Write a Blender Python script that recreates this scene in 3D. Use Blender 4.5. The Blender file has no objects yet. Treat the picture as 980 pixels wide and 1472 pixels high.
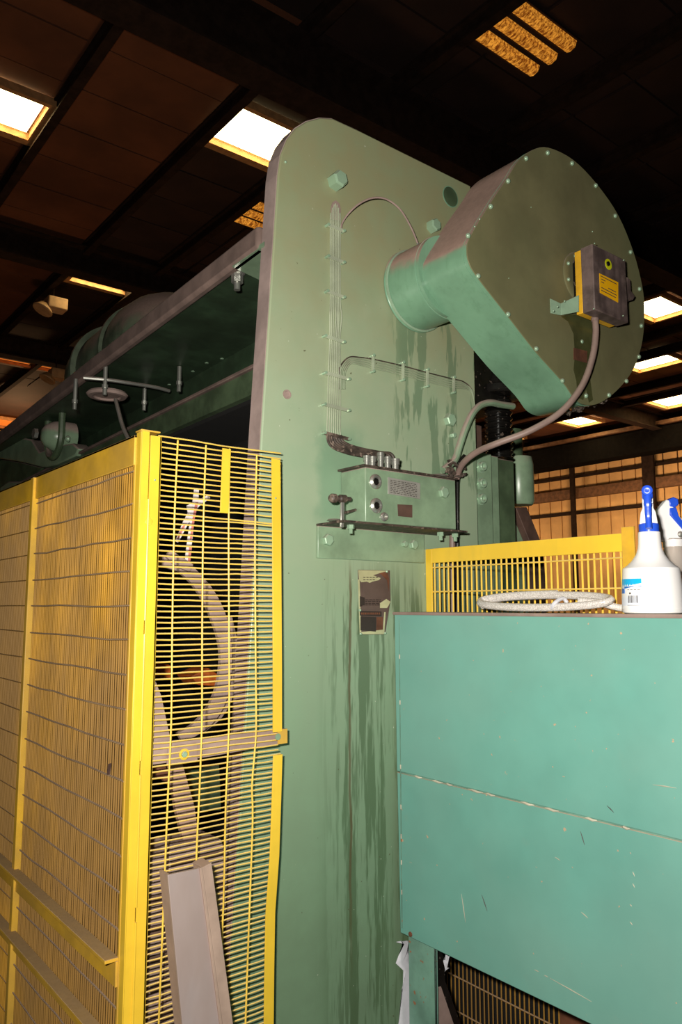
import bpy, bmesh, math, random
from mathutils import Vector, Matrix
random.seed(7)
PI = math.pi
scene = bpy.context.scene
COL = scene.collection

# ------------------------------------------------------------------ camera
FPX, AZ, PITCH = 1110.0, math.radians(51.5), math.atan(136/1110.0)
CAMZ = 1.65
cam_d = bpy.data.cameras.new('camera'); cam = bpy.data.objects.new('camera', cam_d); COL.objects.link(cam)
cam_d.sensor_fit = 'VERTICAL'; cam_d.sensor_height = 24.0; cam_d.lens = 24.0*FPX/1472.0
cam_d.clip_start = 0.02; cam_d.clip_end = 200
cam.location = (0, 0, CAMZ); cam.rotation_euler = (PI/2+PITCH, 0, AZ-PI/2)
scene.camera = cam
# ------------------------------------------------------------------ world, flash, exposure
w = bpy.data.worlds.new('world'); scene.world = w; w.use_nodes = True
w.node_tree.nodes['Background'].inputs[0].default_value = (1.0, 0.62, 0.36, 1)
w.node_tree.nodes['Background'].inputs[1].default_value = 0.05
scene.view_settings.view_transform = 'Standard'; scene.view_settings.look = 'None'
scene.view_settings.exposure = 0.0; scene.view_settings.gamma = 1.0
scene.view_settings.use_curve_mapping = False

def area(name, loc, target, size, power, color, sizey=None):
    d = bpy.data.lights.new(name, 'AREA'); d.energy = power; d.color = color
    d.shape = 'RECTANGLE'; d.size = size; d.size_y = sizey or size
    o = bpy.data.objects.new(name, d); COL.objects.link(o); o.location = loc
    o.rotation_euler = (Vector(target)-Vector(loc)).to_track_quat('-Z', 'Y').to_euler()
    return o
# the photographer's flash gun, beside the lens
RIGHT = Vector((math.sin(AZ), -math.cos(AZ), 0)); FWD = Vector((math.cos(AZ), math.sin(AZ), 0))
fl = Vector((0, 0, CAMZ)) + RIGHT*(-0.10) + Vector((0, 0, 0.10)) - FWD*0.02
area('camera_flash', fl, fl+FWD*2+Vector((0, 0, 0.45)), 0.06, 74, (1.0, 0.95, 0.86), 0.04)
# added warm fill for the hall, no real lamps at these spots
for x, y, z, p in ((6, 22, 6.0, 130), (3, 9, 1.5, 110)):
    d = bpy.data.lights.new('hall_lamp_light', 'POINT'); d.energy = p; d.color = (1.0, 0.56, 0.26); d.shadow_soft_size = 0.4
    o = bpy.data.objects.new('hall_lamp_light', d); COL.objects.link(o); o.location = (x, y, z)
# added area fill that brightens the right wall, no real floodlights
for y in (4.0, 11.0, 18.0): area('wall_flood_light', (17.5, y, 3.6), (21, y+0.5, 4.4), 1.2, 135, (1.0, 0.64, 0.36), 0.6)

# ------------------------------------------------------------------ pixel ray -> point on a real plane
F_ = FWD*math.cos(PITCH)+Vector((0, 0, 1))*math.sin(PITCH)
U_ = -FWD*math.sin(PITCH)+Vector((0, 0, 1))*math.cos(PITCH)
def W(px, py, ax, v):
    d = F_*FPX+RIGHT*(px-490)+U_*(736-py); i = 'XYZ'.index(ax)
    c = Vector((0, 0, CAMZ)); return c+d*((v-c[i])/d[i])

# ------------------------------------------------------------------ materials
def lin(c):
    return tuple((x/12.92 if x <= 0.04045 else ((x+0.055)/1.055)**2.4) for x in [k/255 for k in c])
class N:
    def __init__(s, name):
        s.m = bpy.data.materials.new(name); s.world = False; s.m.use_nodes = True; s.t = s.m.node_tree; s.n = s.t.nodes
        s.b = s.n['Principled BSDF']; s.tc = s.n.new('ShaderNodeTexCoord'); s.geo = s.n.new('ShaderNodeNewGeometry')
    def set(s, sock, v):
        if hasattr(v, 'links'): s.t.links.new(v, sock)
        elif isinstance(v, (tuple, list)) and len(v) == 3 and sock.type == 'RGBA': sock.default_value = (*v, 1)
        else: sock.default_value = v
    def math(s, op, a, b=0.0, c=0.0, clamp=False):
        n = s.n.new('ShaderNodeMath'); n.operation = op; n.use_clamp = clamp
        for i, v in enumerate((a, b, c)): s.set(n.inputs[i], v)
        return n.outputs[0]
    def mix(s, f, a, b, mode='MIX'):
        n = s.n.new('ShaderNodeMix'); n.data_type = 'RGBA'; n.blend_type = mode
        s.set(n.inputs[0], f); s.set(n.inputs[6], a); s.set(n.inputs[7], b); return n.outputs[2]
    def map(s, v, a, b, c=0.0, d=1.0):
        n = s.n.new('ShaderNodeMapRange'); s.set(n.inputs[0], v)
        for i, k in enumerate((a, b, c, d)): n.inputs[i+1].default_value = k
        n.interpolation_type = 'SMOOTHSTEP'; return n.outputs[0]
    def noise(s, scale, stretch=(1, 1, 1), detail=4, rough=0.6, off=(0, 0, 0)):
        mp = s.n.new('ShaderNodeMapping'); s.t.links.new(s.geo.outputs['Position'] if s.world else s.tc.outputs['Object'], mp.inputs[0])
        mp.inputs['Scale'].default_value = stretch; mp.inputs['Location'].default_value = off
        n = s.n.new('ShaderNodeTexNoise'); n.inputs['Scale'].default_value = scale
        n.inputs['Detail'].default_value = detail; n.inputs['Roughness'].default_value = rough
        s.t.links.new(mp.outputs[0], n.inputs['Vector']); return n.outputs['Fac']
    def xyz(s):
        n = s.n.new('ShaderNodeSeparateXYZ'); s.t.links.new(s.tc.outputs['Object'], n.inputs[0]); return n.outputs
    def nz(s):
        n = s.n.new('ShaderNodeSeparateXYZ'); s.t.links.new(s.geo.outputs['Normal'], n.inputs[0]); return n.outputs[2]
    def bump(s, h, strength=0.2, dist=0.002):
        n = s.n.new('ShaderNodeBump'); n.inputs['Strength'].default_value = strength; n.inputs['Distance'].default_value = dist
        s.t.links.new(h, n.inputs['Height']); s.t.links.new(n.outputs[0], s.b.inputs['Normal'])
def paint(name, base, rough=0.45, var=0.18, dust=None, damt=0.9, spots=None, samt=0.0, metal=0.0, sc=9.0, film=None, famt=0.0,
          stretch=(1, 1, 1), world=False, streak=None, stramt=0.0, sscale=30.0, spec=0.5):
    g = N(name); b = lin(base); g.world = world
    n1 = g.noise(sc, stretch); n2 = g.noise(sc*9, stretch, 3, 0.7)
    dk = tuple(x*(1-2*var) for x in b); lt = tuple(min(1, x*(1+var)) for x in b)
    c = g.mix(g.map(n1, 0.3, 0.7), dk, lt)
    c = g.mix(g.math('MULTIPLY', g.map(n2, 0.45, 0.7), var*0.8), c, tuple(x*0.6 for x in b))
    if film: c = g.mix(g.math('MULTIPLY', g.map(g.noise(sc*0.35, stretch, off=(3, 5, 1)), 0.25, 0.6), famt), c, lin(film))
    if streak: c = g.mix(g.math('MULTIPLY', g.map(g.noise(sscale, (1, 1, 0.05), 4, 0.7, (7, 1, 2)), 0.5, 0.68), stramt), c, lin(streak))
    if spots: c = g.mix(g.math('MULTIPLY', g.map(g.noise(60, (1, 1, 1), 3, 0.5, (9, 2, 4)), 0.72-samt*0.1, 0.76-samt*0.1), 0.9), c, lin(spots))
    r = rough
    if dust:
        f = g.math('MULTIPLY', g.map(g.math('ADD', g.nz(), g.math('MULTIPLY', g.math('SUBTRACT', g.noise(14, off=(4, 4, 4)), 0.5), 0.5)), 0.05, 0.45), damt)
        dn = g.mix(g.map(n2, 0.3, 0.7), tuple(x*0.85 for x in lin(dust)), lin(dust))
        c = g.mix(f, c, dn); r = g.math('ADD', rough, g.math('MULTIPLY', f, 0.85-rough))
    g.set(g.b.inputs['Base Color'], c); g.set(g.b.inputs['Roughness'], r); g.b.inputs['Metallic'].default_value = metal
    g.b.inputs['Specular IOR Level'].default_value = spec
    g.bump(n2, 0.12, 0.001)
    return g.m
def glow(name, col, e):
    g = N(name); g.set(g.b.inputs['Base Color'], lin(col)); g.set(g.b.inputs['Emission Color'], lin(col)); g.b.inputs['Emission Strength'].default_value = e
    return g.m
DUST = (164, 140, 132)
M = {}
M['green'] = paint('green_paint', (128, 152, 124), 0.3, 0.12, DUST, 0.9)
M['greenside'] = paint('dusty_side', (158, 138, 132), 0.8, 0.12)
M['sheet'] = paint('green_sheet', (116, 156, 128), 0.28, 0.09, (172, 140, 128), 0.97, sc=5, streak=(80, 120, 90), stramt=0.25)
M['cover'] = paint('filmed_cover', (116, 112, 80), 0.5, 0.10, DUST, 0.5, sc=4, film=(108, 114, 80), famt=0.5, streak=(98, 96, 70), stramt=0.25, sscale=12)
M['darkgreen'] = paint('dark_green', (78, 96, 70), 0.5, 0.2, (128, 108, 100), 0.9)
M['platform'] = paint('platform_green', (62, 86, 62), 0.5, 0.2, (128, 108, 100), 0.9, film=(40, 50, 36), famt=0.7)
M['dusttank'] = paint('tank_green', (92, 104, 84), 0.5, 0.2, (132, 108, 98), 0.95)
M['dustbar'] = paint('dust_bar', (118, 98, 90), 0.85, 0.15)
M['black'] = paint('black_oily', (26, 24, 22), 0.22, 0.3, spots=(90, 80, 72), samt=0.8)
M['grime'] = paint('grime', (74, 62, 54), 0.6, 0.35, spots=(120, 104, 92), samt=1.2, sc=40)
M['blackflat'] = paint('black_back', (14, 13, 12), 0.9, 0.2)  # flat black for sheets that stand in for deep shade
M['steel'] = paint('bright_steel', (176, 176, 168), 0.3, 0.12, (150, 130, 120), 0.7, metal=0.7)
M['bolt'] = paint('painted_bolt', (150, 178, 150), 0.25, 0.1, (170, 160, 146), 0.5, metal=0.2)
M['tube'] = paint('lube_tube', (190, 198, 172), 0.28, 0.12, (150, 130, 118), 0.5, metal=0.3)
M['tubegreen'] = paint('painted_tube', (150, 164, 136), 0.3, 0.12, (150, 130, 118), 0.5)
M['yellow'] = paint('yellow_paint', (230, 190, 56), 0.35, 0.05, (196, 168, 110), 0.5, sc=5, streak=(206, 176, 60), stramt=0.3)
M['yellow_worn'] = paint('yellow_worn', (226, 176, 40), 0.45, 0.12, (150, 124, 96), 0.8, sc=9, film=(176, 142, 80), famt=0.5)
M['wire'] = paint('yellow_wire', (236, 196, 78), 0.45, 0.1, (214, 190, 140), 0.5)
M['wire_dirty'] = paint('yellow_wire_dirty', (196, 144, 44), 0.5, 0.2, (168, 140, 112), 0.8, sc=7, film=(136, 104, 60), famt=0.85, world=True, stretch=(1, 1, 0.5))
M['hwire'] = paint('dusty_crosswire', (160, 132, 98), 0.7, 0.15, (150, 128, 112), 0.9)
M['ysheet'] = paint('yellow_sheet', (196, 150, 48), 0.45, 0.2, (150, 124, 96), 0.8, sc=3.5, film=(122, 92, 44), famt=0.85)
M['teal'] = paint('teal_paint', (104, 166, 154), 0.36, 0.07, (176, 150, 128), 0.75, spots=(196, 160, 130), samt=0.12, sc=2.6, film=(126, 166, 154), famt=0.6)
M['teal_worn'] = paint('teal_worn', (112, 152, 136), 0.45, 0.14, (170, 150, 130), 0.7, spots=(150, 96, 60), samt=0.5)
M['chalk'] = paint('bare_chipped_paint', (196, 190, 170), 0.7, 0.2)
M['dusty'] = paint('dusty_metal', (160, 138, 130), 0.8, 0.15, film=(128, 106, 98), famt=0.5)
M['dusty2'] = paint('dusty_orange_metal', (176, 130, 104), 0.8, 0.15, film=(150, 128, 118), famt=0.6)
M['channel'] = paint('mill_scale_steel', (160, 158, 164), 0.42, 0.12, (160, 140, 130), 0.5, film=(168, 144, 134), famt=0.7, metal=0.15, stretch=(1, 1, 0.4))
M['channel2'] = paint('dusty_flange', (164, 140, 126), 0.7, 0.1)
M['boxgrey'] = paint('grimy_box', (104, 88, 84), 0.45, 0.22, (150, 130, 120), 0.8, sc=18, streak=(66, 54, 54), stramt=0.5)
M['boxyellow'] = paint('grimy_yellow', (226, 172, 40), 0.45, 0.15, streak=(160, 120, 70), stramt=0.4)
M['cable'] = paint('grey_cable', (134, 112, 104), 0.5, 0.12, (160, 138, 126), 0.6)
M['rust'] = paint('rust', (110, 66, 44), 0.8, 0.3)
M['brown'] = paint('brown_plate', (92, 68, 58), 0.7, 0.2)
M['plaque'] = paint('aluminium_plaque', (170, 168, 160), 0.4, 0.1, metal=0.3)
M['ink'] = paint('ink', (70, 62, 58), 0.6, 0.1)
M['inkdark'] = paint('dark_ink', (48, 38, 34), 0.6, 0.1)
M['yellowlabel'] = paint('yellow_label', (250, 186, 20), 0.4, 0.05)
M['limeglass'] = paint('lime_window', (210, 214, 30), 0.15, 0.05)
M['cream'] = paint('cream_flaking', (196, 200, 158), 0.6, 0.15, film=(130, 110, 70), famt=0.5)
M['plate_brown'] = paint('nameplate_brown', (92, 76, 70), 0.5, 0.12)
M['blue'] = paint('blue_plastic', (40, 84, 214), 0.3, 0.05)
M['cyan'] = paint('cyan_print', (20, 176, 232), 0.35, 0.03)
M['bluepr'] = paint('blue_print', (16, 110, 200), 0.35, 0.03)
M['whitepl'] = paint('white_plastic', (242, 240, 240), 0.32, 0.02)
M['white_label'] = paint('white_print', (226, 232, 244), 0.4, 0.02)
M['rag'] = paint('white_rag', (206, 206, 214), 0.6, 0.1)
M['orange'] = paint('orange_crate', (196, 96, 30), 0.6, 0.25)
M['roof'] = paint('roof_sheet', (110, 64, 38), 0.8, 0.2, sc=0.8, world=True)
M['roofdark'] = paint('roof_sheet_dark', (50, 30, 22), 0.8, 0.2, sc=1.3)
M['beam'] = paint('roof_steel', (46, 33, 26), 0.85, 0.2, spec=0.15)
M['beamlit'] = paint('girt_steel', (112, 78, 52), 0.7, 0.2)  # roof steel lightened, the lit look is put into the colour
M['clad'] = paint('wall_cladding', (222, 178, 118), 0.75, 0.12, sc=0.8, world=True)
M['darkbeam'] = paint('eaves_steel', (17, 15, 14), 0.9, 0.2, spec=0.05)
M['framew'] = paint('rooflight_frame', (190, 140, 90), 0.7, 0.15)
M['floor'] = paint('concrete_floor', (84, 76, 68), 0.7, 0.25, sc=2)
M['sky_lit'] = glow('rooflight_daylight', (255, 226, 160), 12.0)
M['beige'] = paint('lamp_housing', (196, 160, 120), 0.5, 0.1)
g = N('amber_sheet'); c = g.mix(g.map(g.noise(40, (1, 0.25, 1), 3, 0.8), 0.35, 0.7), lin((110, 50, 8)), lin((255, 170, 60)))
g.set(g.b.inputs['Base Color'], c); g.set(g.b.inputs['Emission Color'], c); g.b.inputs['Emission Strength'].default_value = 0.75; M['amber'] = g.m
g = N('amber_dim'); g.set(g.b.inputs['Base Color'], lin((220, 120, 40))); g.set(g.b.inputs['Emission Color'], lin((235, 120, 40))); g.b.inputs['Emission Strength'].default_value = 0.8; M['amberdim'] = g.m
g = N('clear_hose'); x = g.n.new('ShaderNodeTexWave'); x.inputs['Scale'].default_value = 60; g.t.links.new(g.tc.outputs['UV'], x.inputs[0])
c = g.mix(g.map(g.noise(400, detail=1), 0.4, 0.6), lin((214, 206, 200)), lin((255, 250, 246)))
g.set(g.b.inputs['Base Color'], c); g.b.inputs['Roughness'].default_value = 0.2; g.b.inputs['Transmission Weight'].default_value = 0.35; M['hose'] = g.m
g = N('clear_bottle'); g.set(g.b.inputs['Base Color'], lin((226, 214, 204))); g.b.inputs['Roughness'].default_value = 0.25; g.b.inputs['Transmission Weight'].default_value = 0.45; M['clearpl'] = g.m

# end plate of the press: pale green, olive dust film at the top, oil runs lower down (object space, metres)
g = N('end_plate_paint'); o = g.xyz(); X, Zc = o[0], o[2]
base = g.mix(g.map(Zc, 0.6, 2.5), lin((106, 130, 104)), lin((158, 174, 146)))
base = g.mix(g.math('MULTIPLY', g.map(g.math('ADD', Zc, g.math('MULTIPLY', g.noise(5), 0.5)), 2.2, 3.2), 0.9), base, lin((142, 138, 102)))
base = g.mix(g.math('MULTIPLY', g.map(g.noise(7), 0.35, 0.7), 0.25), base, lin((126, 160, 128)))
def band(ax, a, b, c, d):
    return g.math('MULTIPLY', g.map(ax, a, b), g.math('SUBTRACT', 1.0, g.map(ax, c, d)))
st = g.noise(9, (2.2, 1, 0.16), 5, 0.65, (2.3, 0, 0))
st2 = g.noise(24, (2.0, 1, 0.09), 4, 0.7, (5.1, 0, 0))
run = g.math('MAXIMUM', g.map(st, 0.50, 0.56), g.math('MULTIPLY', g.map(st2, 0.52, 0.6), 0.8))
lowmask = g.math('MULTIPLY', band(X, -0.24, -0.12, 0.5, 0.6), g.math('SUBTRACT', 1.0, g.map(Zc, 1.62, 1.82)))
base = g.mix(g.math('MULTIPLY', g.math('MULTIPLY', run, lowmask), 0.72), base, lin((66, 86, 56)))
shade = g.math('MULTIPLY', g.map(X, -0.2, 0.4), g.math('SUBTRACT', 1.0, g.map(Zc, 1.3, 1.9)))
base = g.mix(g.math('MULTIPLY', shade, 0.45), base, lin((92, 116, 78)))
upmask = g.math('MULTIPLY', band(X, 0.02, 0.1, 0.5, 0.6), band(Zc, 2.0, 2.06, 2.5, 2.7))
base = g.mix(g.math('MULTIPLY', g.math('MULTIPLY', g.map(g.noise(6, (2.0, 1, 0.3), 5, 0.6, (1, 0, 3)), 0.50, 0.53), upmask), 0.6), base, lin((84, 112, 84)))
base = g.mix(g.math('MULTIPLY', g.math('MULTIPLY', band(g.math('ADD', X, g.math('MULTIPLY', g.math('SUBTRACT', g.noise(9), 0.5), 0.15)), -0.26, -0.2, -0.1, -0.05), band(Zc, 1.85, 1.92, 2.1, 2.2)), 0.5), base, lin((88, 134, 106)))
rl = g.math('MULTIPLY', g.math('SUBTRACT', 1.0, g.map(g.math('ABSOLUTE', g.math('ADD', g.math('SUBTRACT', X, -0.115), g.math('MULTIPLY', g.math('SUBTRACT', g.noise(4), 0.5), 0.03))), 0.001, 0.007)), band(Zc, 0.6, 1.0, 1.7, 1.8))
base = g.mix(g.math('MULTIPLY', rl, 0.7), base, lin((84, 60, 34)))
base = g.mix(g.math('MULTIPLY', g.map(g.noise(70, detail=2), 0.73, 0.76), 0.8), base, lin((206, 210, 190)))
base = g.mix(g.math('MULTIPLY', g.map(g.noise(60, detail=2, off=(5, 5, 5)), 0.72, 0.75), 0.8), base, lin((80, 74, 50)))
g.set(g.b.inputs['Base Color'], base); g.set(g.b.inputs['Roughness'], g.map(st, 0.4, 0.6, 0.42, 0.3)); g.bump(g.noise(120), 0.1, 0.001)
M['plate'] = g.m

# ------------------------------------------------------------------ mesh building
class MB:
    def __init__(s): s.v = []; s.f = []
    def add(s, v, f):
        b = len(s.v); s.v += [Vector(p) for p in v]; s.f += [tuple(i+b for i in q) for q in f]; return s
    def box(s, a, b):
        x0, y0, z0 = a; x1, y1, z1 = b
        return s.add([(x0, y0, z0), (x1, y0, z0), (x1, y1, z0), (x0, y1, z0), (x0, y0, z1), (x1, y0, z1), (x1, y1, z1), (x0, y1, z1)],
                     [(0, 3, 2, 1), (4, 5, 6, 7), (0, 1, 5, 4), (1, 2, 6, 5), (2, 3, 7, 6), (3, 0, 4, 7)])
    def prism(s, pts, ext):           # pts: 3D outline, ext: extrusion vector
        pts = [Vector(p) for p in pts]; e = Vector(ext); n = len(pts)
        return s.add(pts+[p+e for p in pts], [tuple(range(n))[::-1], tuple(range(n, 2*n))]+[(i, (i+1) % n, n+(i+1) % n, n+i) for i in range(n)])
    def tube(s, path, r, n=8, closed=False, flat=1.0):
        path = [Vector(p) for p in path]; m = len(path); rings = []
        up = Vector((0, 0, 1)); prev = None
        for i, p in enumerate(path):
            if closed: t = path[(i+1) % m]-path[i-1]
            else: t = path[min(i+1, m-1)]-path[max(i-1, 0)]
            t.normalize()
            if prev is None:
                a = t.cross(up)
                if a.length < 0.1: a = t.cross(Vector((1, 0, 0)))
            else: a = prev-t*prev.dot(t)
            a.normalize(); prev = a.copy(); b = t.cross(a)
            rr = r[i] if isinstance(r, (list, tuple)) else r
            rings.append([p+(a*math.cos(2*PI*k/n)+b*math.sin(2*PI*k/n)*flat)*rr for k in range(n)])
        v = [q for R in rings for q in R]; f = []
        for i in range(m if closed else m-1):
            j = (i+1) % m
            for k in range(n):
                f.append((i*n+k, i*n+(k+1) % n, j*n+(k+1) % n, j*n+k))
        if not closed: f += [tuple(range(n))[::-1], tuple(range((m-1)*n, m*n))]
        return s.add(v, f)
    def cyl(s, a, b, r, n=20, r2=None):
        return s.tube([a, b], [r, r if r2 is None else r2], n)
    def lathe(s, base, axis, prof, n=32, squash=1.0):    # prof: (radius, distance along axis)
        ax = Vector(axis).normalized(); a = ax.cross(Vector((0, 0, 1)))
        if a.length < 0.1: a = Vector((1, 0, 0))
        a.normalize(); b = ax.cross(a); base = Vector(base); v = []; f = []
        for r, h in prof:
            v += [base+ax*h+(a*math.cos(2*PI*k/n)+b*math.sin(2*PI*k/n)*squash)*max(r, 1e-4) for k in range(n)]
        for i in range(len(prof)-1):
            for k in range(n): f.append((i*n+k, i*n+(k+1) % n, (i+1)*n+(k+1) % n, (i+1)*n+k))
        f += [tuple(range(n))[::-1], tuple(range((len(prof)-1)*n, len(prof)*n))]
        return s.add(v, f)
    def bar(s, a, b, wdt, th, side):   # flat bar from a to b; width along 'side'
        a, b = Vector(a), Vector(b); t = (b-a).normalized(); sd = Vector(side); sd = (sd-t*sd.dot(t)).normalized(); nn = t.cross(sd)
        q = [sd*wdt/2+nn*th/2, -sd*wdt/2+nn*th/2, -sd*wdt/2-nn*th/2, sd*wdt/2-nn*th/2]
        return s.add([a+x for x in q]+[b+x for x in q], [(3, 2, 1, 0), (4, 5, 6, 7)]+[(i, (i+1) % 4, 4+(i+1) % 4, 4+i) for i in range(4)])
    def mesh(s, name, mat, off=Vector((0, 0, 0)), smooth=True, ang=35):
        me = bpy.data.meshes.new(name); me.from_pydata([tuple(p-off) for p in s.v], [], s.f)
        bm = bmesh.new(); bm.from_mesh(me); bmesh.ops.recalc_face_normals(bm, faces=bm.faces); bm.to_mesh(me); bm.free()
        if smooth:
            me.shade_smooth(); me.set_sharp_from_angle(angle=math.radians(ang))
        me.materials.append(M[mat] if isinstance(mat, str) else mat); return me
    def build(s, name, mat, parent=None, bevel=0.0, label=None, smooth=True, ang=35, seg=2):
        off = wloc(parent) if parent else Vector((0, 0, 0))
        o = bpy.data.objects.new(name, s.mesh(name, mat, off, smooth, ang)); COL.objects.link(o)
        if parent: o.parent = parent
        if bevel:
            b = o.modifiers.new('bevel', 'BEVEL'); b.width = bevel; b.segments = seg; b.limit_method = 'ANGLE'; b.angle_limit = math.radians(40)
        if label: o['label'] = label
        return o
def wloc(o):
    v = Vector((0, 0, 0))
    while o: v = v+o.location; o = o.parent
    return v
def inst(me, name, parent, loc, rot=(0, 0, 0), scl=None):
    o = bpy.data.objects.new(name, me); COL.objects.link(o)
    o.location = Vector(loc)-(wloc(parent) if parent else Vector((0, 0, 0))); o.rotation_euler = rot; o.parent = parent
    if scl: o.scale = scl
    return o
def thing(name, label, cat, loc, group=None):
    o = bpy.data.objects.new(name, None); COL.objects.link(o); o.location = loc; o.empty_display_size = 0.05
    o['label'] = label; o['category'] = cat
    if group: o['group'] = group
    return o
def tag(o, label, cat, group=None):
    o['label'] = label; o['category'] = cat
    if group: o['group'] = group
    return o
def struct(o): o['kind'] = 'structure'; return o
def spline(pts, per=6, closed=False):
    pts = [Vector(p) for p in pts]; n = len(pts); out = []
    rng = range(n) if closed else range(n-1)
    for i in rng:
        if closed: p0, p1, p2, p3 = pts[i-1], pts[i], pts[(i+1) % n], pts[(i+2) % n]
        else: p0, p1, p2, p3 = pts[max(i-1, 0)], pts[i], pts[i+1], pts[min(i+2, n-1)]
        for k in range(per):
            t = k/per
            out.append(0.5*((2*p1)+(p2-p0)*t+(2*p0-5*p1+4*p2-p3)*t*t+(3*p1-p0-3*p2+p3)*t**3))
    if not closed: out.append(pts[-1])
    return out
# shared meshes, all facing -Y
hexm = MB().tube([(0, 0, 0), (0, -0.010, 0)], [0.016, 0.016], 6).tube([(0, -0.010, 0), (0, -0.012, 0)], [0.0155, 0.013], 6).mesh('hex_head', 'bolt')
domem = MB().lathe((0, 0, 0), (0, -1, 0), [(0.0078, 0), (0.0078, 0.002), (0.007, 0.005), (0.0046, 0.007), (0.001, 0.008)], 12).mesh('dome_head', 'bolt', ang=60)
screwm = MB().lathe((0, 0, 0), (0, -1, 0), [(0.0042, 0), (0.0042, 0.002), (0.003, 0.004), (0.001, 0.0048)], 8).mesh('screw_head', 'bolt', ang=60)
sock = MB().lathe((0, 0, 0), (0, -1, 0), [(0.022, 0), (0.022, 0.003), (0.016, 0.003), (0.016, 0.016), (0.014, 0.018), (0.009, 0.018), (0.008, 0.008), (0.001, 0.008)], 20).mesh('socket_head', 'bolt', ang=40)

# ================================================================== SETTING
RZ = 7.0
struct(MB().box((-8, -8, -0.1), (22, 26, 0)).build('floor', 'floor', smooth=False))
# roof: sheets between purlins; openings where the roof lights sit
ceil = struct(MB().box((-8.5, -8, RZ+0.12), (22, 26, RZ+0.2)).build('ceiling', 'roofdark', smooth=False))
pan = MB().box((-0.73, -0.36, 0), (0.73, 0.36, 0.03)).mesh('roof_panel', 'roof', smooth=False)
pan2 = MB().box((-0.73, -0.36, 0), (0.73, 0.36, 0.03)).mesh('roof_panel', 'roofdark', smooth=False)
k = 0
for i in range(0, 13):
    for j in range(0, 23):
        x = 1.75+1.5*i-0.0; y = 2.8+0.74*j
        if k >= 298: break
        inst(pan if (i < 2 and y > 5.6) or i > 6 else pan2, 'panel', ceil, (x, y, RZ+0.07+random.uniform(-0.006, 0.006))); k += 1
def purlin(name, a, b, h, wd):
    m = MB(); a = Vector(a); b = Vector(b); t = (b-a).normalized(); sd = t.cross(Vector((0, 0, 1)))
    m.bar(a+Vector((0, 0, -h/2)), b+Vector((0, 0, -h/2)), 0.02, h, sd)
    m.bar(a+Vector((0, 0, -h)), b+Vector((0, 0, -h)), wd, 0.025, sd); m.bar(a, b, wd, 0.025, sd)
    return struct(m.build(name, 'beam', smooth=False))
for i, x in enumerate((2.42, 3.86, 5.02, 6.5, 7.95, 9.4, 10.85, 11.9, 14.0, 15.0, 17.2, 18.2)): purlin('trim_%d' % (i+1), (x, -1, RZ+0.04), (x, 25, RZ+0.04), 0.16, 0.10)
purlin('trim_13', (-3, 5.55, RZ-0.05), (21, 5.45, RZ-0.05), 0.55, 0.34)
purlin('trim_14', (-3, 11.0, RZ-0.05), (21, 11.0, RZ-0.05), 0.4, 0.26)
purlin('trim_15', (-3, 15.6, RZ-0.05), (21, 15.6, RZ-0.05), 0.4, 0.26)
struct(MB().box((-8.4, -8, 0), (-8.3, 26, RZ+0.1)).build('wall_left', 'roofdark', smooth=False))
struct(MB().box((-8, -8.1, 0), (22, -8, RZ+0.1)).build('wall_front', 'roofdark', smooth=False))
wb = struct(MB().box((-8, 25, 0), (22, 25.1, RZ+0.1)).build('wall_back', 'clad', smooth=False))
wr = struct(MB().box((21.1, -8, 0), (21.2, 26, RZ+0.1)).build('wall_right', 'beam', smooth=False))
cl = MB().box((-0.03, -0.2, 0), (0.05, 0.2, 6.2)).mesh('cladding_sheet', 'clad', smooth=False)
for i in range(40): inst(cl, 'cladding_sheet', wr, (21.05, 5.5+0.44*i, 0.3))
gm = MB()
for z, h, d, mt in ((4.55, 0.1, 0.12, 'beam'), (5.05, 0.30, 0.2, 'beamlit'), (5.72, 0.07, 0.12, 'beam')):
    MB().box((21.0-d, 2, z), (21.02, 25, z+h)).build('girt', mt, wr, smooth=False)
for y in (11.75, 14.35, 18.5):
    MB().box((20.7, y-0.09 if y > 12 else y-0.18, 0), (20.8, y+0.05 if y > 12 else y+0.18, 6.1)).build('column', 'beam', wr, smooth=False)
MB().bar((20.5, 16.9, 5.0), (20.5, 16.0, 6.0), 0.14, 0.1, (1, 0, 0)).build('brace', 'beam', wr, smooth=False)
struct(MB().box((20.0, -1, 5.98), (20.6, 25, 6.62)).build('trim_16', 'darkbeam', smooth=False))
struct(MB().box((19.9, -1, 6.66), (20.4, 25, 6.76)).build('trim_17', 'beamlit', smooth=False))

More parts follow.
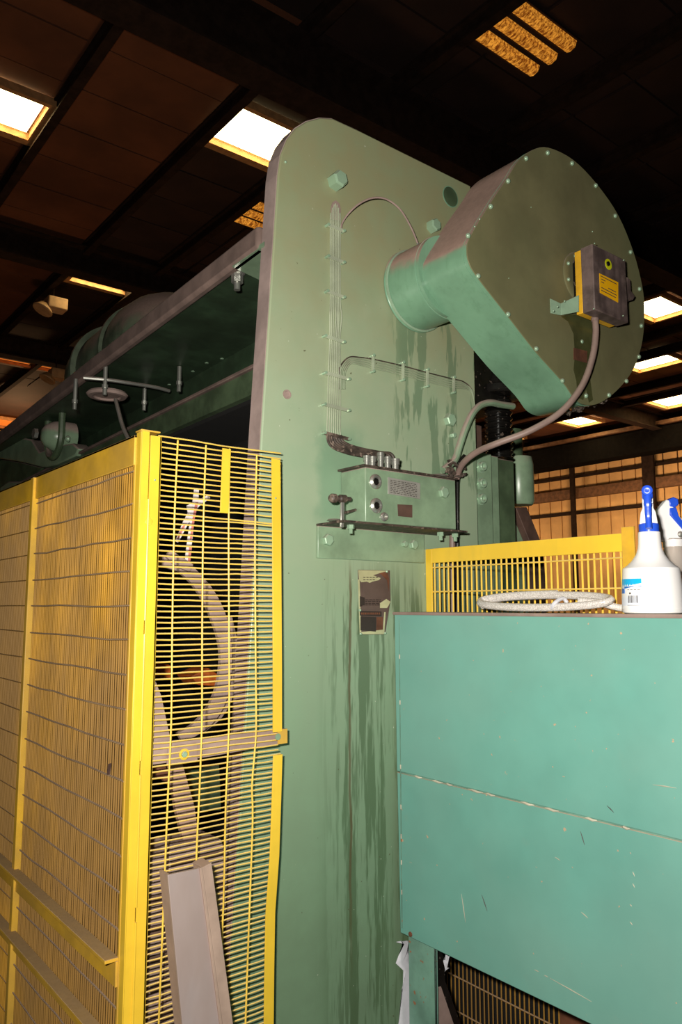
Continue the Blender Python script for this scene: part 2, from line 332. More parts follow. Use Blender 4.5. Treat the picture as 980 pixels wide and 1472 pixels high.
def rooflight(x0, x1, y0, y1, label, kind='lit', group='roof lights'):
    z = RZ+0.03; t = thing('roof_light', label, 'skylight', ((x0+x1)/2, (y0+y1)/2, z), group)
    if kind == 'lit': MB().box((x0, y0, z), (x1, y1, z+0.01)).build('pane', 'sky_lit', t, smooth=False)
    elif kind == 'dim': MB().box((x0, y0, z), (x1, y1, z+0.01)).build('pane', 'amberdim', t, smooth=False)
    else:
        n = 3; d = (y1-y0)/n
        for i in range(n):
            ya = y0+d*i; prof = [(0.05, 0.03), (0.16, -0.02), (0.42, -0.035), (0.60, -0.02), (0.70, 0.02)]
            q = [Vector((x0, ya+d*u, z-0.03+h)) for u, h in prof]
            MB().prism(q, (x1-x0, 0, 0)).build('lit_rib', 'amber', t, smooth=False)
            q = [Vector((x0, ya+d*u, z-0.03+h)) for u, h in ((0.66, 0.03), (0.76, 0.005), (0.95, 0.005), (1.04, 0.03))]
            MB().prism(q, (x1-x0, 0, 0)).build('dirty_valley', 'roofdark', t, smooth=False)
        MB().box((x0, y0, z+0.01), (x1, y1, z+0.02)).build('backing', 'roofdark', t, smooth=False)
    if kind != 'amber':
        a = 0.09
        for q in (((x0-a, y0-a, z-0.07), (x1+a, y0-0.03, z+0.02)), ((x0-a, y1+0.03, z-0.07), (x1+a, y1+a+0.05, z+0.02)),
                  ((x0-a, y0-0.03, z-0.07), (x0-0.03, y1+0.03, z+0.02)), ((x1+0.03, y0-0.03, z-0.07), (x1+a, y1+0.03, z+0.02))):
            MB().box(*q).build('frame', 'framew', t, smooth=False)
    return t
rooflight(1.45, 2.31, 8.0, 8.68, 'bright white roof light cut by the left edge of the photo')
rooflight(3.98, 4.95, 6.72, 7.42, 'large bright white roof light just left of the press top')
rooflight(4.08, 5.0, 11.8, 12.22, 'bright white strip roof light above the tank on the press')
rooflight(5.12, 6.0, 3.9, 4.55, 'amber corrugated translucent roof sheet at the top of the photo', 'amber')
rooflight(5.1, 6.0, 8.3, 9.0, 'small dim amber corrugated roof sheet left of the press top', 'amber')
rooflight(12.3, 13.3, 6.6, 7.25, 'bright roof light right of the switch box beside the round guard')
rooflight(15.2, 16.0, 8.15, 9.15, 'jagged bright roof light right of the lower edge of the round guard')
rooflight(18.5, 19.6, 9.5, 10.45, 'bright square roof light low at the right edge of the photo')
rooflight(18.5, 19.6, 12.5, 13.25, 'bright roof light just under the round guard, beside the grey cable')
rooflight(18.6, 19.6, 15.3, 16.1, 'small roof light partly behind the grey cable beside the black screw')
rooflight(3.2, 5.5, 17.2, 17.45, 'long thin orange roof light at the left edge above the press beam', 'dim')
rooflight(3.0, 7.5, 23.0, 24.0, 'orange roof light far away at the left edge, just above the beam', 'dim')
def lamp(p, label):
    t = thing('high_bay_lamp', label, 'lamp', p, 'hanging hall lamps')
    p = Vector(p)
    MB().box(p+Vector((-0.12, -0.14, 0)), p+Vector((0.2, 0.14, 0.2))).build('housing', 'beige', t, 0.02)
    MB().lathe(p+Vector((-0.12, 0, 0.06)), (-0.5, 0, -1), [(0.1, 0), (0.17, 0.1), (0.16, 0.12)], 16).build('reflector', 'beige', t)
    MB().cyl(p+Vector((0, 0, 0.2)), (p[0], p[1], RZ), 0.012, 6).build('hanging_rod', 'beam', t)
lamp(W(76, 446, 'Z', 6.5), 'small beige hall lamp under the roof left of the tank, upper one')
lamp(W(80, 545, 'Z', 6.2), 'small beige hall lamp just above the press beam at far left')

# ================================================================== PRESS
PY = 1.70
press = thing('power_press', 'big pale green steel press with a tall round-cornered end plate', 'press', (1.5, 1.70, 0))
def pl(px, py, y=PY): return W(px, py, 'Y', y)
ptop = 3.105
out = [(0.97, 0, 0)]
out = [Vector((0.98, PY, 0.0)), Vector((1.016, PY, 0.808)), Vector((1.061, PY, 1.639)), Vector((1.084, PY, 2.111)), Vector((1.128, PY, 2.854))]
out += [pl(404, 222), pl(413, 200), pl(425, 184), pl(441, 174), pl(460, 169), pl(478, 170)]
out += [Vector((1.42, PY, ptop)), Vector((1.93, PY, ptop)), Vector((1.93, PY, 1.25)), Vector((1.70, PY, 1.25)), Vector((1.70, PY, 0))]
hole_c = pl(647, 283)
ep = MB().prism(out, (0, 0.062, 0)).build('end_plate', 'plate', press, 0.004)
side = [p+Vector((0, 0.0005, 0)) for p in out[:11]]
m = MB()
for i in range(11):
    a, b = out[i], out[i+1]; n_ = Vector((-(b-a).z, 0, (b-a).x)).normalized()*0.0022
    if n_.x > 0 and n_.z < 0: n_ = -n_
    m.add([a+n_+Vector((0, .005, 0)), b+n_+Vector((0, .005, 0)), b+n_+Vector((0, .0615, 0)), a+n_+Vector((0, .0615, 0)), a+Vector((0, .005, 0)), b+Vector((0, .005, 0)), b+Vector((0, .0615, 0)), a+Vector((0, .0615, 0))],
          [(0, 1, 2, 3), (4, 7, 6, 5), (0, 4, 5, 1), (3, 2, 6, 7)])
m.build('plate_edge', 'greenside', press, label='dust-covered narrow edge of the end plate')
# round hole bushing and details on plate
MB().lathe(hole_c+Vector((0, 0.002, 0)), (0, -1, 0), [(0.037, 0), (0.037, 0.003), (0.034, 0.0035), (0.001, 0.003)], 24, 1.0).build('hole_rim', 'sheet', press)
MB().lathe(hole_c+Vector((0, 0.001, 0)), (0, -1, 0), [(0.034, 0), (0.034, 0.0025), (0.001, 0.0025)], 24).build('open_bore', 'darkgreen', press, label='dark round bore near the top edge')  # flat dark disc, the hole's shade painted on the plate
def hexat(px, py, r, parent, y=PY, rot=0.3, ph=1.0):
    return inst(hexm, 'hex_bolt', parent, W(px, py, 'Y', y), (0, rot, 0), (r/0.016, ph, r/0.016))
hexat(480, 263, 0.026, press, rot=0.2, ph=3.2)
hexat(619, 327, 0.022, press, rot=0.5, ph=2.5)
hexat(644, 604, 0.022, press, rot=0.1, ph=1.6); hexat(650, 626, 0.010, press)
MB().lathe(pl(412, 567), (0, -1, 0), [(0.013, 0), (0.013, 0.003), (0.009, 0.003), (0.008, 0.001), (0.001, 0.001)], 20).build('plug', 'dusty', press)
inst(screwm, 'screw', press, pl(410, 233))
# raised casting line and curved web seen right of the conduit, beyond the plate
def colbox(name, x0, x1, y0, y1, z0, z1, mt, bev=0.004, lab=None): return MB().box((x0, y0, z0), (x1, y1, z1)).build(name, mt, press, bev, lab)
xa = W(683, 700, 'Y', 1.72).x; xb = W(706, 700, 'Y', 1.72).x; xc = W(719, 700, 'Y', 1.72).x; xd = W(738, 700, 'Y', 1.74).x; xe = W(748, 700, 'Y', 1.76).x; xf = W(765, 700, 'Y', 1.8).x
ztop = W(700, 652, 'Y', 1.72).z
gs = W(700, 575, 'Y', 1.72).z
colbox('slide_face', xa-0.02, xb, 1.715, 1.86, 1.25, ztop, 'green')
colbox('slide_gib', xb, xc, 1.725, 1.86, 1.25, ztop-0.002, 'green')
colbox('slide_rail', xc, xd, 1.735, 1.86, 1.25, ztop-0.004, 'darkgreen')
for py in (671, 695, 717): inst(sock, 'socket_bolt', press, W(690, py, 'Y', 1.715))
colbox('slide_body', xd, xf-0.01, 1.83, 2.0, 1.25, W(750, 730, 'Y', 1.83).z, 'green', 0.006)
c0 = W(748, 700, 'Y', 1.90)
zb, zt_ = W(748, 722, 'Y', 1.84).z, W(748, 652, 'Y', 1.84).z
MB().lathe((c0.x-0.01, 1.90, zb), (0, 0, 1), [(0.05, 0), (0.058, 0.012), (0.058, zt_-zb-0.03), (0.052, zt_-zb), (0.02, zt_-zb+0.004)], 28).build('round_boss', 'green', press)
MB().lathe((c0.x-0.03, 1.93, zt_), (0, 0, 1), [(0.055, 0), (0.055, 0.11)], 28).build('nut_housing', 'darkgreen', press)
# adjusting screw with threads, greasy housing above
sc = W(716, 600, 'Y', 1.78); r0 = 0.05; prof = []
z0_, z1_ = W(716, 660, 'Y', 1.78).z, W(716, 572, 'Y', 1.78).z
n_ = 11
for i in range(n_):
    h0 = (z1_-z0_)*i/n_; h1 = (z1_-z0_)*(i+0.5)/n_; prof += [(r0, h0), (r0, h0+0.003), (r0-0.007, h1), (r0-0.007, h1+0.003)]
MB().lathe((sc.x, 1.78, z0_), (0, 0, 1), prof, 24).build('adjusting_screw', 'black', press, label='black oily threaded screw')
MB().lathe((sc.x, 1.78, z1_), (0, 0, 1), [(0.05, -.004), (0.095, 0.0), (0.1, 0.006), (0.1, 0.028), (0.082, 0.036), (0.068, 0.07), (0.064, 0.15), (0.03, 0.16)], 28).build('screw_collar', 'black', press, label='grease-covered collar above the screw')
MB().box((xa-0.01, 1.75, ztop-0.01), (xa+0.075, 1.84, ztop+0.105)).build('clamp_block', 'brown', press, 0.004)
MB().box((1.90, 1.748, gs-0.01), (sc.x+0.02, 1.90, 2.62)).build('greasy_web', 'black', press, 0.003)
MB().prism([W(741, 729, 'Y', 1.80), W(757, 729, 'Y', 1.80), W(780, 785, 'Y', 1.80), W(790, 905, 'Y', 1.80), W(770, 905, 'Y', 1.8), W(762, 780, 'Y', 1.80)], (0, 0.03, 0)).build('brown_wedge', 'brown', press, 0.002, label='dark brown slanting steel plate')
MB().prism([W(742, 735, 'Y', 1.84), W(752, 735, 'Y', 1.84), W(775, 905, 'Y', 1.84), W(742, 905, 'Y', 1.84)], (0, 0.03, 0)).build('rib', 'green', press, 0.002)
# platform running back along the press
def bx(Y, x0, k): return x0+k*(Y-1.745)
Y0, Y1 = 1.7625, 6.6
zp0, zp1 = 2.652, 2.722
def slab(name, xo, ko, xi, ki, z0, z1, mt, bev=0.0, lab=None, y1=Y1):
    return MB().prism([(bx(Y0, xo, ko), Y0, z0), (bx(y1, xo, ko), y1, z0), (bx(y1, xi, ki), y1, z0), (bx(Y0, xi, ki), Y0, z0)], (0, 0, z1-z0)).build(name, mt, press, bev, lab)
slab('platform', 1.12, .047, 1.9, .047, zp0+0.012, zp1-0.01, 'platform')
slab('platform_lip', 1.10, .047, 1.135, .047, zp0, zp1, 'dustbar', 0.012, 'dust-covered rounded lip of the platform')
slab('web_plate', 1.492, .057, 1.515, .057, 2.36, zp0+0.012, 'platform')
zl = W(363, 523, 'X', 1.3).z
slab('ledge', 1.285, .04, 1.50, .055, zl-0.012, zl, 'dustbar', 0.003, 'dust-covered ledge of the lower beam')
slab('ledge_face', 1.30, .04, 1.325, .04, 2.345, zl-0.012, 'darkgreen')
slab('ram', 1.60, .04, 1.63, .04, 0.1, 2.62, 'blackflat', 0, 'unlit black inner side of the press')  # black sheet put in for the darkness inside the press
slab('top_beam', 1.325, .04, 1.60, .04, 2.33, 2.345, 'blackflat')  # thin black sheet painting the shade below the ledge
# plates hung under the platform
corner = MB().box((1.34, Y0, 2.60), (1.50, 1.80, zp0+0.012)).build('corner_block', 'green', press, 0.003)
MB().prism([W(334, 384, 'Z', 2.652), W(380, 352, 'Z', 2.652), W(380, 406, 'Z', 2.652)], (0, 0, 0.0105)).build('gusset_pad', 'green', press)
b = W(341, 392, 'Z', 2.66)
MB().lathe((b.x, b.y, 2.665), (0, 0, -1), [(0.024, 0), (0.024, 0.008), (0.016, 0.010)], 16).tube([(b.x, b.y, 2.655), (b.x, b.y, 2.627)], 0.018, 6).cyl((b.x, b.y, 2.63), (b.x, b.y, 2.605), 0.010, 12).build('hanging_bolt', 'steel', press)
for i, (x, y, l) in enumerate([(258, 527, 0.10), (208, 557, 0.10), (152, 525, 0.12), (109, 545, 0.13)]):
    p = W(x, y, 'Z', zp0+0.01)
    MB().cyl((p.x, p.y, zp0+0.01), (p.x, p.y, zp0-l), 0.009, 10).cyl((p.x, p.y, zp0-l+0.045), (p.x, p.y, zp0-l+0.03), 0.013, 8).build('stud', 'steel', press)
for i, (x, y) in enumerate([(280, 535), (246, 554), (322, 517), (300, 523)]):
    p = W(x, y, 'Z', zp0+0.01); inst(screwm, 'screw', press, (p.x-0.01, p.y, zp0+0.01), (-PI/2, 0, 0), (2, 2, 2))
# hoses and ring under the platform
pp = [W(*q, 'Z', 2.60) for q in ((120, 543), (155, 546), (195, 552), (225, 557), (243, 562))]
MB().tube(spline(pp), 0.008, 8).build('oil_pipe', 'steel', press)
c = W(154, 569, 'Z', 2.56)
MB().lathe((c.x, c.y, 2.575), (0, 0, -1), [(0.08, 0), (0.088, 0.01), (0.08, 0.02), (0.06, 0.021), (0.058, 0.012), (0.001, 0.012)], 28).build('round_port', 'dusty', press)
pp = [W(*q, 'X', c.x-0.02) for q in ((166, 574), (170, 590), (176, 612), (184, 630))]
MB().tube(spline(pp), 0.008, 8).build('hanging_hose', 'steel', press)
# linkage at the far end under the platform
XL = 1.36
def lk(pts, d, name, mt, x=XL): return MB().prism([W(a, b_, 'X', x) for a, b_ in pts], (d, 0, 0)).build(name, mt, press, 0.008)
lk([(-30, 640), (0, 632), (18, 626), (45, 632), (56, 650), (85, 640), (104, 637), (112, 645), (108, 655), (80, 668), (62, 672), (30, 664), (-30, 655)], 0.08, 'link_arm', 'green')
lk([(-30, 655), (30, 664), (62, 672), (50, 684), (0, 700), (-30, 720)], 0.06, 'lower_arm', 'darkgreen', XL+0.09)
lk([(0, 700), (12, 692), (38, 692), (52, 700), (30, 720), (0, 730)], 0.1, 'crank_boss', 'green', XL+0.02)
cb = W(78, 627, 'X', XL-0.03)
MB().lathe(cb+Vector((0.1, 0, 0)), (-1, 0, 0), [(0.085, 0), (0.085, 0.07), (0.078, 0.11), (0.055, 0.15), (0.03, 0.165), (0.001, 0.168)], 28).build('bearing_dome', 'green', press)
MB().tube([cb+Vector((-0.09, 0, 0)), cb+Vector((-0.11, 0, 0))], 0.028, 6).build('hex_nut', 'steel', press)
rg = [cb+Vector((0.0, math.cos(a)*0.115, math.sin(a)*0.115)) for a in [PI*(0.0-k/14) for k in range(15)]]
rg = [rg[0]+Vector((0, 0, 0.16))]+rg+[rg[-1]+Vector((0, 0, 0.16))]
MB().tube(rg, 0.018, 8).build('bearing_strap', 'darkgreen', press)
inst(screwm, 'screw', press, W(99, 631, 'X', XL-0.01), (0, 0, -PI/2), (4, 4, 4))

# worn maker's plate on the end plate
npx = [pl(514, 819, 1.699), pl(559, 820, 1.699), pl(560, 862, 1.699), pl(552, 912, 1.699), pl(517, 912, 1.699)]
npl = MB().prism([p for p in npx], (0, -0.004, 0)).build('makers_plate', 'plate_brown', press, label="worn maker's plate with peeling cream paint over brown metal")
def q2(l, mt, y=1.6935, nm='print'):
    return MB().prism([W(a, b_, 'Y', y) for a, b_ in l], (0, -0.0006, 0)).build(nm, mt, npl, smooth=False)
q2([(514.5, 819.5), (558, 820.5), (545, 824), (536, 827), (547, 831), (544, 834), (535, 836), (531, 838), (527, 836), (519, 837), (516, 833)], 'cream', 1.6945, 'flaking_paint')
q2([(514.3, 833), (516.5, 833), (518, 870), (519, 911), (516.8, 911), (515.5, 870)], 'cream', 1.6944, 'flaking_paint')
q2([(519, 908.5), (535, 907), (550, 905), (552, 880), (554, 880), (552, 911.5), (518, 911.5)], 'cream', 1.6946, 'flaking_paint')
q2([(546, 867), (555, 861), (561, 865), (558, 871), (556, 874), (546, 874)], 'cream', 1.6920, 'flaking_paint')
q2([(540, 822), (556, 821.5), (559, 832), (558.5, 850), (556, 834), (548, 826)], 'rust', 1.6946, 'rust_patch')
q2([(521, 839), (556, 836), (557, 858), (521, 859)], 'plate_brown', nm='bare_patch')
q2([(517, 857), (524, 859), (524, 871), (517, 872)], 'inkdark', 1.6925)
q2([(518, 870), (547, 871), (547, 876), (518, 876)], 'plate_brown', 1.6925)
q2([(517, 878), (548, 879), (548, 886), (517, 885)], 'inkdark', 1.6925)
q2([(518, 886), (540, 887), (540, 908), (518, 906)], 'inkdark', 1.6925)
q2([(541, 887), (550, 887), (550, 905), (541, 906)], 'rust', 1.6920)
for yy in (861.5, 863.8, 866.6, 868.8):
    x = 525
    while x < 546:
        w_ = random.uniform(2, 5); q2([(x, yy), (min(x+w_, 547), yy+.2), (min(x+w_, 547), yy+1.3), (x, yy+1.2)], 'inkdark', 1.6925, 'stamped_line'); x += w_+1.2
x = 519
while x < 545:
    w_ = random.uniform(1, 2.2); q2([(x, 880.5), (x+w_, 880.6), (x+w_, 883.5), (x, 883.4)], 'rust', 1.6915, 'stamped_letter'); x += w_+1
for yy in (829.5, 833):
    x = 522
    while x < 545-(yy-829)*2: q2([(x, yy), (x+3, yy), (x+3, yy+1), (x, yy+1)], 'inkdark', 1.6925, 'stamped_line'); x += 4.5
for a in ((555.5, 821.5), (553, 910), (518, 911), (517, 877)): inst(screwm, 'screw', npl, W(*a, 'Y', 1.694))

# ================================================================== tank on the platform
tk = thing('air_tank', 'dusty round-ended tank with bands lying on the press platform', 'tank', (1.7, 3.3, 2.69))
TX, TZc = 1.78, 3.03
MB().lathe((TX, 3.5, TZc), (0, 1, 0), [(0.05, -0.01), (0.15, 0.01), (0.22, 0.05), (0.275, 0.12), (0.30, 0.22), (0.305, 0.34), (0.29, 0.44), (0.27, 0.46)], 40).build('end_dome', 'dusttank', tk, ang=60)
MB().lathe((TX, 3.95, TZc), (0, 1, 0), [(0.26, 0), (0.275, 0.03), (0.285, 0.2), (0.28, 0.42), (0.27, 0.44)], 40).build('barrel', 'dusttank', tk, ang=60)
MB().lathe((TX, 4.38, TZc), (0, 1, 0), [(0.27, 0), (0.285, 0.05), (0.27, 0.2), (0.2, 0.34), (0.1, 0.40), (0.01, 0.41)], 40).build('rear_dome', 'dusttank', tk, ang=60)
for y in (3.93, 4.36): MB().lathe((TX, y, TZc), (0, 1, 0), [(0.27, 0), (0.31, 0.005), (0.31, 0.03), (0.27, 0.035)], 40).build('band', 'dusttank', tk)
for y in (3.75, 4.5): MB().box((1.6, y, 2.715), (1.96, y+0.06, 2.82)).build('saddle', 'darkgreen', tk)

# ================================================================== round gear guard
gg = thing('gear_guard', 'large round-fronted sheet-metal guard bolted to the upper end plate', 'guard', (2.1, 1.60, 2.7))
YF, YB = 1.378, 1.562
fpx = [(670.6, 357), (676, 339), (703, 294), (728, 257), (744, 232), (764, 217), (787, 213.5), (822, 230.5), (856, 265), (887, 310), (909, 363), (921.5, 412), (924.5, 445), (922, 488), (911, 526), (891, 555), (866, 576), (845, 582), (826, 574), (808, 549), (768.6, 505), (728, 453), (691, 406), (674, 380)]
face = spline([W(a, b_, 'Y', YF) for a, b_ in fpx], 4, True)
for p in face: p.y = YF
MB().prism([p+Vector((0, 0.0, 0)) for p in face], (0, YB-YF, 0)).build('shell', 'sheet', gg, ang=30)
cen = sum(face, Vector())/len(face)
def scl(k, y): return [Vector((cen.x+(p.x-cen.x)*k, y, cen.z+(p.z-cen.z)*k)) for p in face]
MB().prism(scl(1.004, YF-0.003), (0, 0.003, 0)).build('cover_plate', 'cover', gg, 0.0008, label='flat olive dust-filmed front cover')
MB().prism(scl(1.004, YF+0.012), (0, 0.004, 0)).build('rim_band', 'sheet', gg)
bolts = [(670.6, 338), (703, 296), (728, 259.5), (754, 227), (785, 219), (820, 234), (854, 266), (882, 309.5), (904, 361.5), (917, 414.5), (919.5, 467.5), (916, 512), (898, 547), (873, 567), (840, 568), (806, 546.5), (768.5, 500.5), (728, 451), (685, 396)]
for a in bolts: inst(domem, 'cover_bolt', gg, W(a[0]+1.5, a[1]+1, 'Y', YF-0.003))
for a in ((689, 315), (682, 326), (851, 333)): inst(screwm, 'screw', gg, W(*a, 'Y', YF-0.003), scl=(.6, .6, .6))
for a in ((731, 400), (763, 298)): inst(screwm, 'small_screw', gg, W(*a, 'Y', YF-0.003), scl=(.4, .4, .4))
# neck: rounded collar between guard and end plate
nkp = [Vector((1.651+0.126*math.cos(2*PI*k/56), PY-0.0005, 2.645+0.126*math.sin(2*PI*k/56))) for k in range(56)]
MB().prism(nkp, (0, -(PY-YB)-0.01, 0)).build('neck', 'sheet', gg, ang=50)
def nsc(k, y):
    c_ = sum(nkp, Vector())/len(nkp); return [Vector((c_.x+(p.x-c_.x)*k, y, c_.z+(p.z-c_.z)*k)) for p in nkp]
MB().prism(nsc(1.05, PY), (0, -0.008, 0)).build('neck_flange', 'sheet', gg, 0.003)
MB().tube(nsc(1.015, PY-0.012), 0.005, 6, True).build('weld_bead', 'bolt', gg)
MB().tube(nsc(1.008, YB+0.004), 0.0025, 6, True).build('seam', 'sheet', gg)
# round access ring, bracket, spec plate
rc = W(832, 400, 'Y', YF-0.003)
MB().lathe(rc, (0, -1, 0), [(0.084, 0), (0.084, 0.003), (0.080, 0.005), (0.055, 0.005), (0.050, 0.004), (0.001, 0.004)], 40).build('access_disc', 'cover', gg)
for k in range(8):
    a = k*PI/4+0.35; inst(domem, 'disc_bolt', gg, rc+Vector((0.070*math.cos(a), -0.005, 0.070*math.sin(a))), scl=(.8, .8, .8))
MB().prism([W(a, b_, 'Y', YF-0.003) for a, b_ in ((824, 500), (843, 505), (843, 522), (824, 517))], (0, -0.002, 0)).build('small_plate', 'rust', gg)
inst(screwm, 'screw', gg, W(836, 491, 'Y', YF-0.003), scl=(1.6, 1, 1.6))
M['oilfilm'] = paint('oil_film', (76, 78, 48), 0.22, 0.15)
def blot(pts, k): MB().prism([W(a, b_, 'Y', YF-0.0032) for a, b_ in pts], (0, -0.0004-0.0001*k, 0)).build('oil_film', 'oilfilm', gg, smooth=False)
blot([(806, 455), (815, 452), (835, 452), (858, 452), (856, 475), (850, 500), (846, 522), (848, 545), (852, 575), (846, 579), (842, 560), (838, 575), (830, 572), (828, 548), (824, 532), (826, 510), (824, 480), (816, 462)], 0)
# oily blot under the box and grime lump along the lower rim
gm_ = MB(); random.seed(3)
for k in range(46):
    t = random.random(); x = 815+t*58; y = 594-t*22+random.uniform(-3, 3)
    p = W(x, y, 'Y', YF+0.01+random.uniform(0, 0.05)); r = random.uniform(0.003, 0.008)
    gm_.tube([p, p+Vector((random.uniform(-.012, .012), random.uniform(-.01, .01), random.uniform(-.01, .006)))], [r, r*0.4], 5)
o_ = gm_.build('grime_lumps', 'grime', gg, label='lumps of black grime along the lower rim'); o_['kind'] = 'stuff'

# ================================================================== switch box on guard
sb = thing('switch_box', 'grimy grey box with a round lime window and orange label on the round guard', 'switch box', W(870, 410, 'Y', YF-0.005))
YB1 = W(831, 345, 'Y', 1.48).y
def sbp(a, b_, y): return W(a, b_, 'Y', y)
yfb, ymid, ybk = 1.285, 1.328, 1.352
c1, c2 = sbp(851, 350, yfb), sbp(899, 378, yfb); c3 = sbp(851, 443, yfb)
x0, x1, z1, z0 = c1.x, c2.x, c1.z, c3.z
MB().box((x0, yfb, z0), (x1, ymid, z1)).build('lid', 'boxgrey', sb, 0.003)
MB().box((x0+0.003, ymid, z0+0.003), (x1-0.003, ybk, z1-0.003)).build('body', 'boxyellow', sb, 0.002, label='orange-yellow rear half of the box')
MB().box((x0+0.02, ybk, z0+0.02), (x1-0.02, YF-0.007, z1-0.02)).build('mount', 'black', sb)
wc = sbp(874, 380, yfb)
MB().lathe(wc, (0, -1, 0), [(0.0175, -0.001), (0.0175, 0.0012), (0.001, 0.0014)], 28).build('lime_window', 'limeglass', sb)
MB().lathe(wc+Vector((-0.004, -0.001, 0.0)), (0, -1, 0), [(0.008, 0), (0.007, 0.004), (0.001, 0.005)], 14).build('window_knob', 'black', sb)
lb = MB().prism([sbp(861, 393, yfb-0.0003), sbp(888, 406, yfb-0.0003), sbp(888, 435, yfb-0.0003), sbp(862, 421, yfb-0.0003)], (0, -0.001, 0)).build('warning_label', 'yellowlabel', sb, smooth=False)
for k, (xa_, xb_) in enumerate([(863, 886), (864, 870), (864, 868), (874, 885), (864, 886), (864, 885), (866, 880)]):
    t0 = 396+k*4.0
    f_ = lambda x: t0+(x-863)*0.52
    if t0 < 420: MB().prism([sbp(xa_, f_(xa_), yfb-0.0014), sbp(xb_, f_(xb_), yfb-0.0014), sbp(xb_, f_(xb_)+1.1, yfb-0.0014), sbp(xa_, f_(xa_)+1.1, yfb-0.0014)], (0, -0.0003, 0)).build('print_line', 'ink', lb, smooth=False)
MB().prism([*[sbp(a, b_, 1.315) for a, b_ in ((901, 398), (906, 402), (907, 418), (913, 426), (910, 431), (905, 428), (902, 436), (899, 434))]], (0, 0.03, 0)).build('latch_hook', 'boxgrey', sb, 0.002)
by = 1.362
bm_ = MB().prism([sbp(806, 436, by), sbp(832, 424, by-0.03), sbp(832, 448, by-0.03), sbp(806, 453, by)], (0, 0.003, 0))
bm_.prism([sbp(791, 429, YF-0.006), sbp(806, 436, by), sbp(806, 453, by), sbp(792, 450, YF-0.006)], (0, 0.003, 0))
bk_ = bm_.build('bracket', 'bolt', sb, 0.001)
for a in ((801, 441), (811, 433), (827, 440), (795, 447)): inst(screwm, 'screw', bk_, sbp(a[0], a[1], by-0.016), scl=(.8, .8, .8))
for a in ((853, 446), (895, 456), (854, 352), (896, 376)): inst(screwm, 'screw', sb, sbp(a[0], a[1]-2, yfb), scl=(.6, .6, .6))
gl = sbp(855, 462, 1.33)
MB().cyl((gl.x, 1.33, z0+0.004), (gl.x, 1.33, gl.z), 0.012, 14).build('cable_gland', 'cable', sb)

# power cable
cp = [sbp(855, 459, 1.33), sbp(856, 480, 1.325), sbp(851, 515, 1.33), sbp(836, 555, 1.335), sbp(806, 592, 1.36), sbp(762, 619, 1.42), sbp(715, 637, 1.50), sbp(685, 650, 1.57), sbp(664, 668, 1.635), sbp(656, 690, 1.675), sbp(652, 720, 1.68), sbp(651, 760, 1.68), sbp(650, 782, 1.685), sbp(650, 880, 1.688)]
rr = [0.0105]*90
tag(MB().tube(spline(cp, 6), 0.0100, 12).build('power_cable', 'cable'), 'thick grey-brown cable hanging in a curve from the switch box to the oiler', 'cable')
cp2 = [sbp(668, 655, 1.66), sbp(660, 668, 1.668), sbp(657, 690, 1.672), sbp(656.5, 740, 1.676), sbp(657, 790, 1.685), sbp(657, 880, 1.688)]
tag(MB().tube(spline(cp2), 0.0075, 10).build('black_cable', 'black'), 'thin black oily cable dropping beside the right end of the oiler', 'cable')
# bent flat green conduit
cd = [sbp(737, 584, 1.66), sbp(722, 582, 1.655), sbp(705, 579, 1.65), sbp(690, 583, 1.65), sbp(678, 596, 1.65), sbp(668, 618, 1.655), sbp(660, 642, 1.66), sbp(654, 660, 1.665), sbp(643, 671, 1.668), sbp(636, 676, 1.67)]
tag(MB().tube(spline(cd), 0.0115, 10).build('green_conduit', 'green'), 'green painted bent conduit arching from the screw collar down to the oiler', 'pipe')
fit = MB()
random.seed(5)
for k in range(26):
    p = sbp(random.uniform(643, 668), random.uniform(662, 685), 1.655); r = random.uniform(0.004, 0.009)
    fit.tube([p, p+Vector((random.uniform(-.012, .012), random.uniform(-.01, .01), random.uniform(-.012, .012)))], [r, r*.5], 6)
o_ = tag(fit.build('greasy_fittings', 'grime'), 'clump of greasy pipe fittings where the cable meets the oiler', 'fittings'); 

# ================================================================== lubricator
lu = thing('oil_lubricator', 'green rectangular oiler box on a bracket shelf bolted to the end plate', 'oiler', (1.56, 1.66, 1.885))
LY0, LY1 = 1.590, 1.698
LX0, LX1 = W(525, 700, 'Y', LY0).x, W(655, 720, 'Y', LY0).x
LZ0, LZ1 = W(526, 750, 'Y', LY0).z, W(525, 671, 'Y', LY0).z
MB().box((LX0, LY0, LZ0), (LX1, LY1, LZ1)).build('tank', 'green', lu, 0.003)
MB().box((LX0-0.012, LY0-0.006, LZ1), (LX1+0.006, LY1, LZ1+0.006)).build('lid', 'grime', lu, 0.001, label='grime-crusted lid')
def lp(a, b_, y=LY0): return W(a, b_, 'Y', y)
gl_ = MB().lathe((0, 0, 0), (0, -1, 0), [(0.021, 0), (0.021, 0.004), (0.016, 0.009), (0.0125, 0.009), (0.011, 0.003), (0.001, 0.003)], 24).mesh('sight_glass', 'steel')
glk = MB().lathe((0, 0, 0), (0, -1, 0), [(0.011, 0.0), (0.010, 0.005), (0.001, 0.006)], 16).mesh('lens', 'black')
for a in ((539, 692.5), (540, 727)):
    s_ = inst(gl_, 'sight_glass', lu, lp(*a)); inst(glk, 'lens', s_, lp(*a))
inst(gl_, 'drain_plug', lu, lp(551, 743), scl=(.6, 1, .6)); hexat(636, 708, 0.018, lu, LY0, 0.2)
dp = MB().prism([lp(557, 686), lp(603, 694.5), lp(603, 717.5), lp(557, 710)], (0, -0.0025, 0)).build('data_plate', 'plaque', lu, 0.0004, label='small silver data plate with fine print')
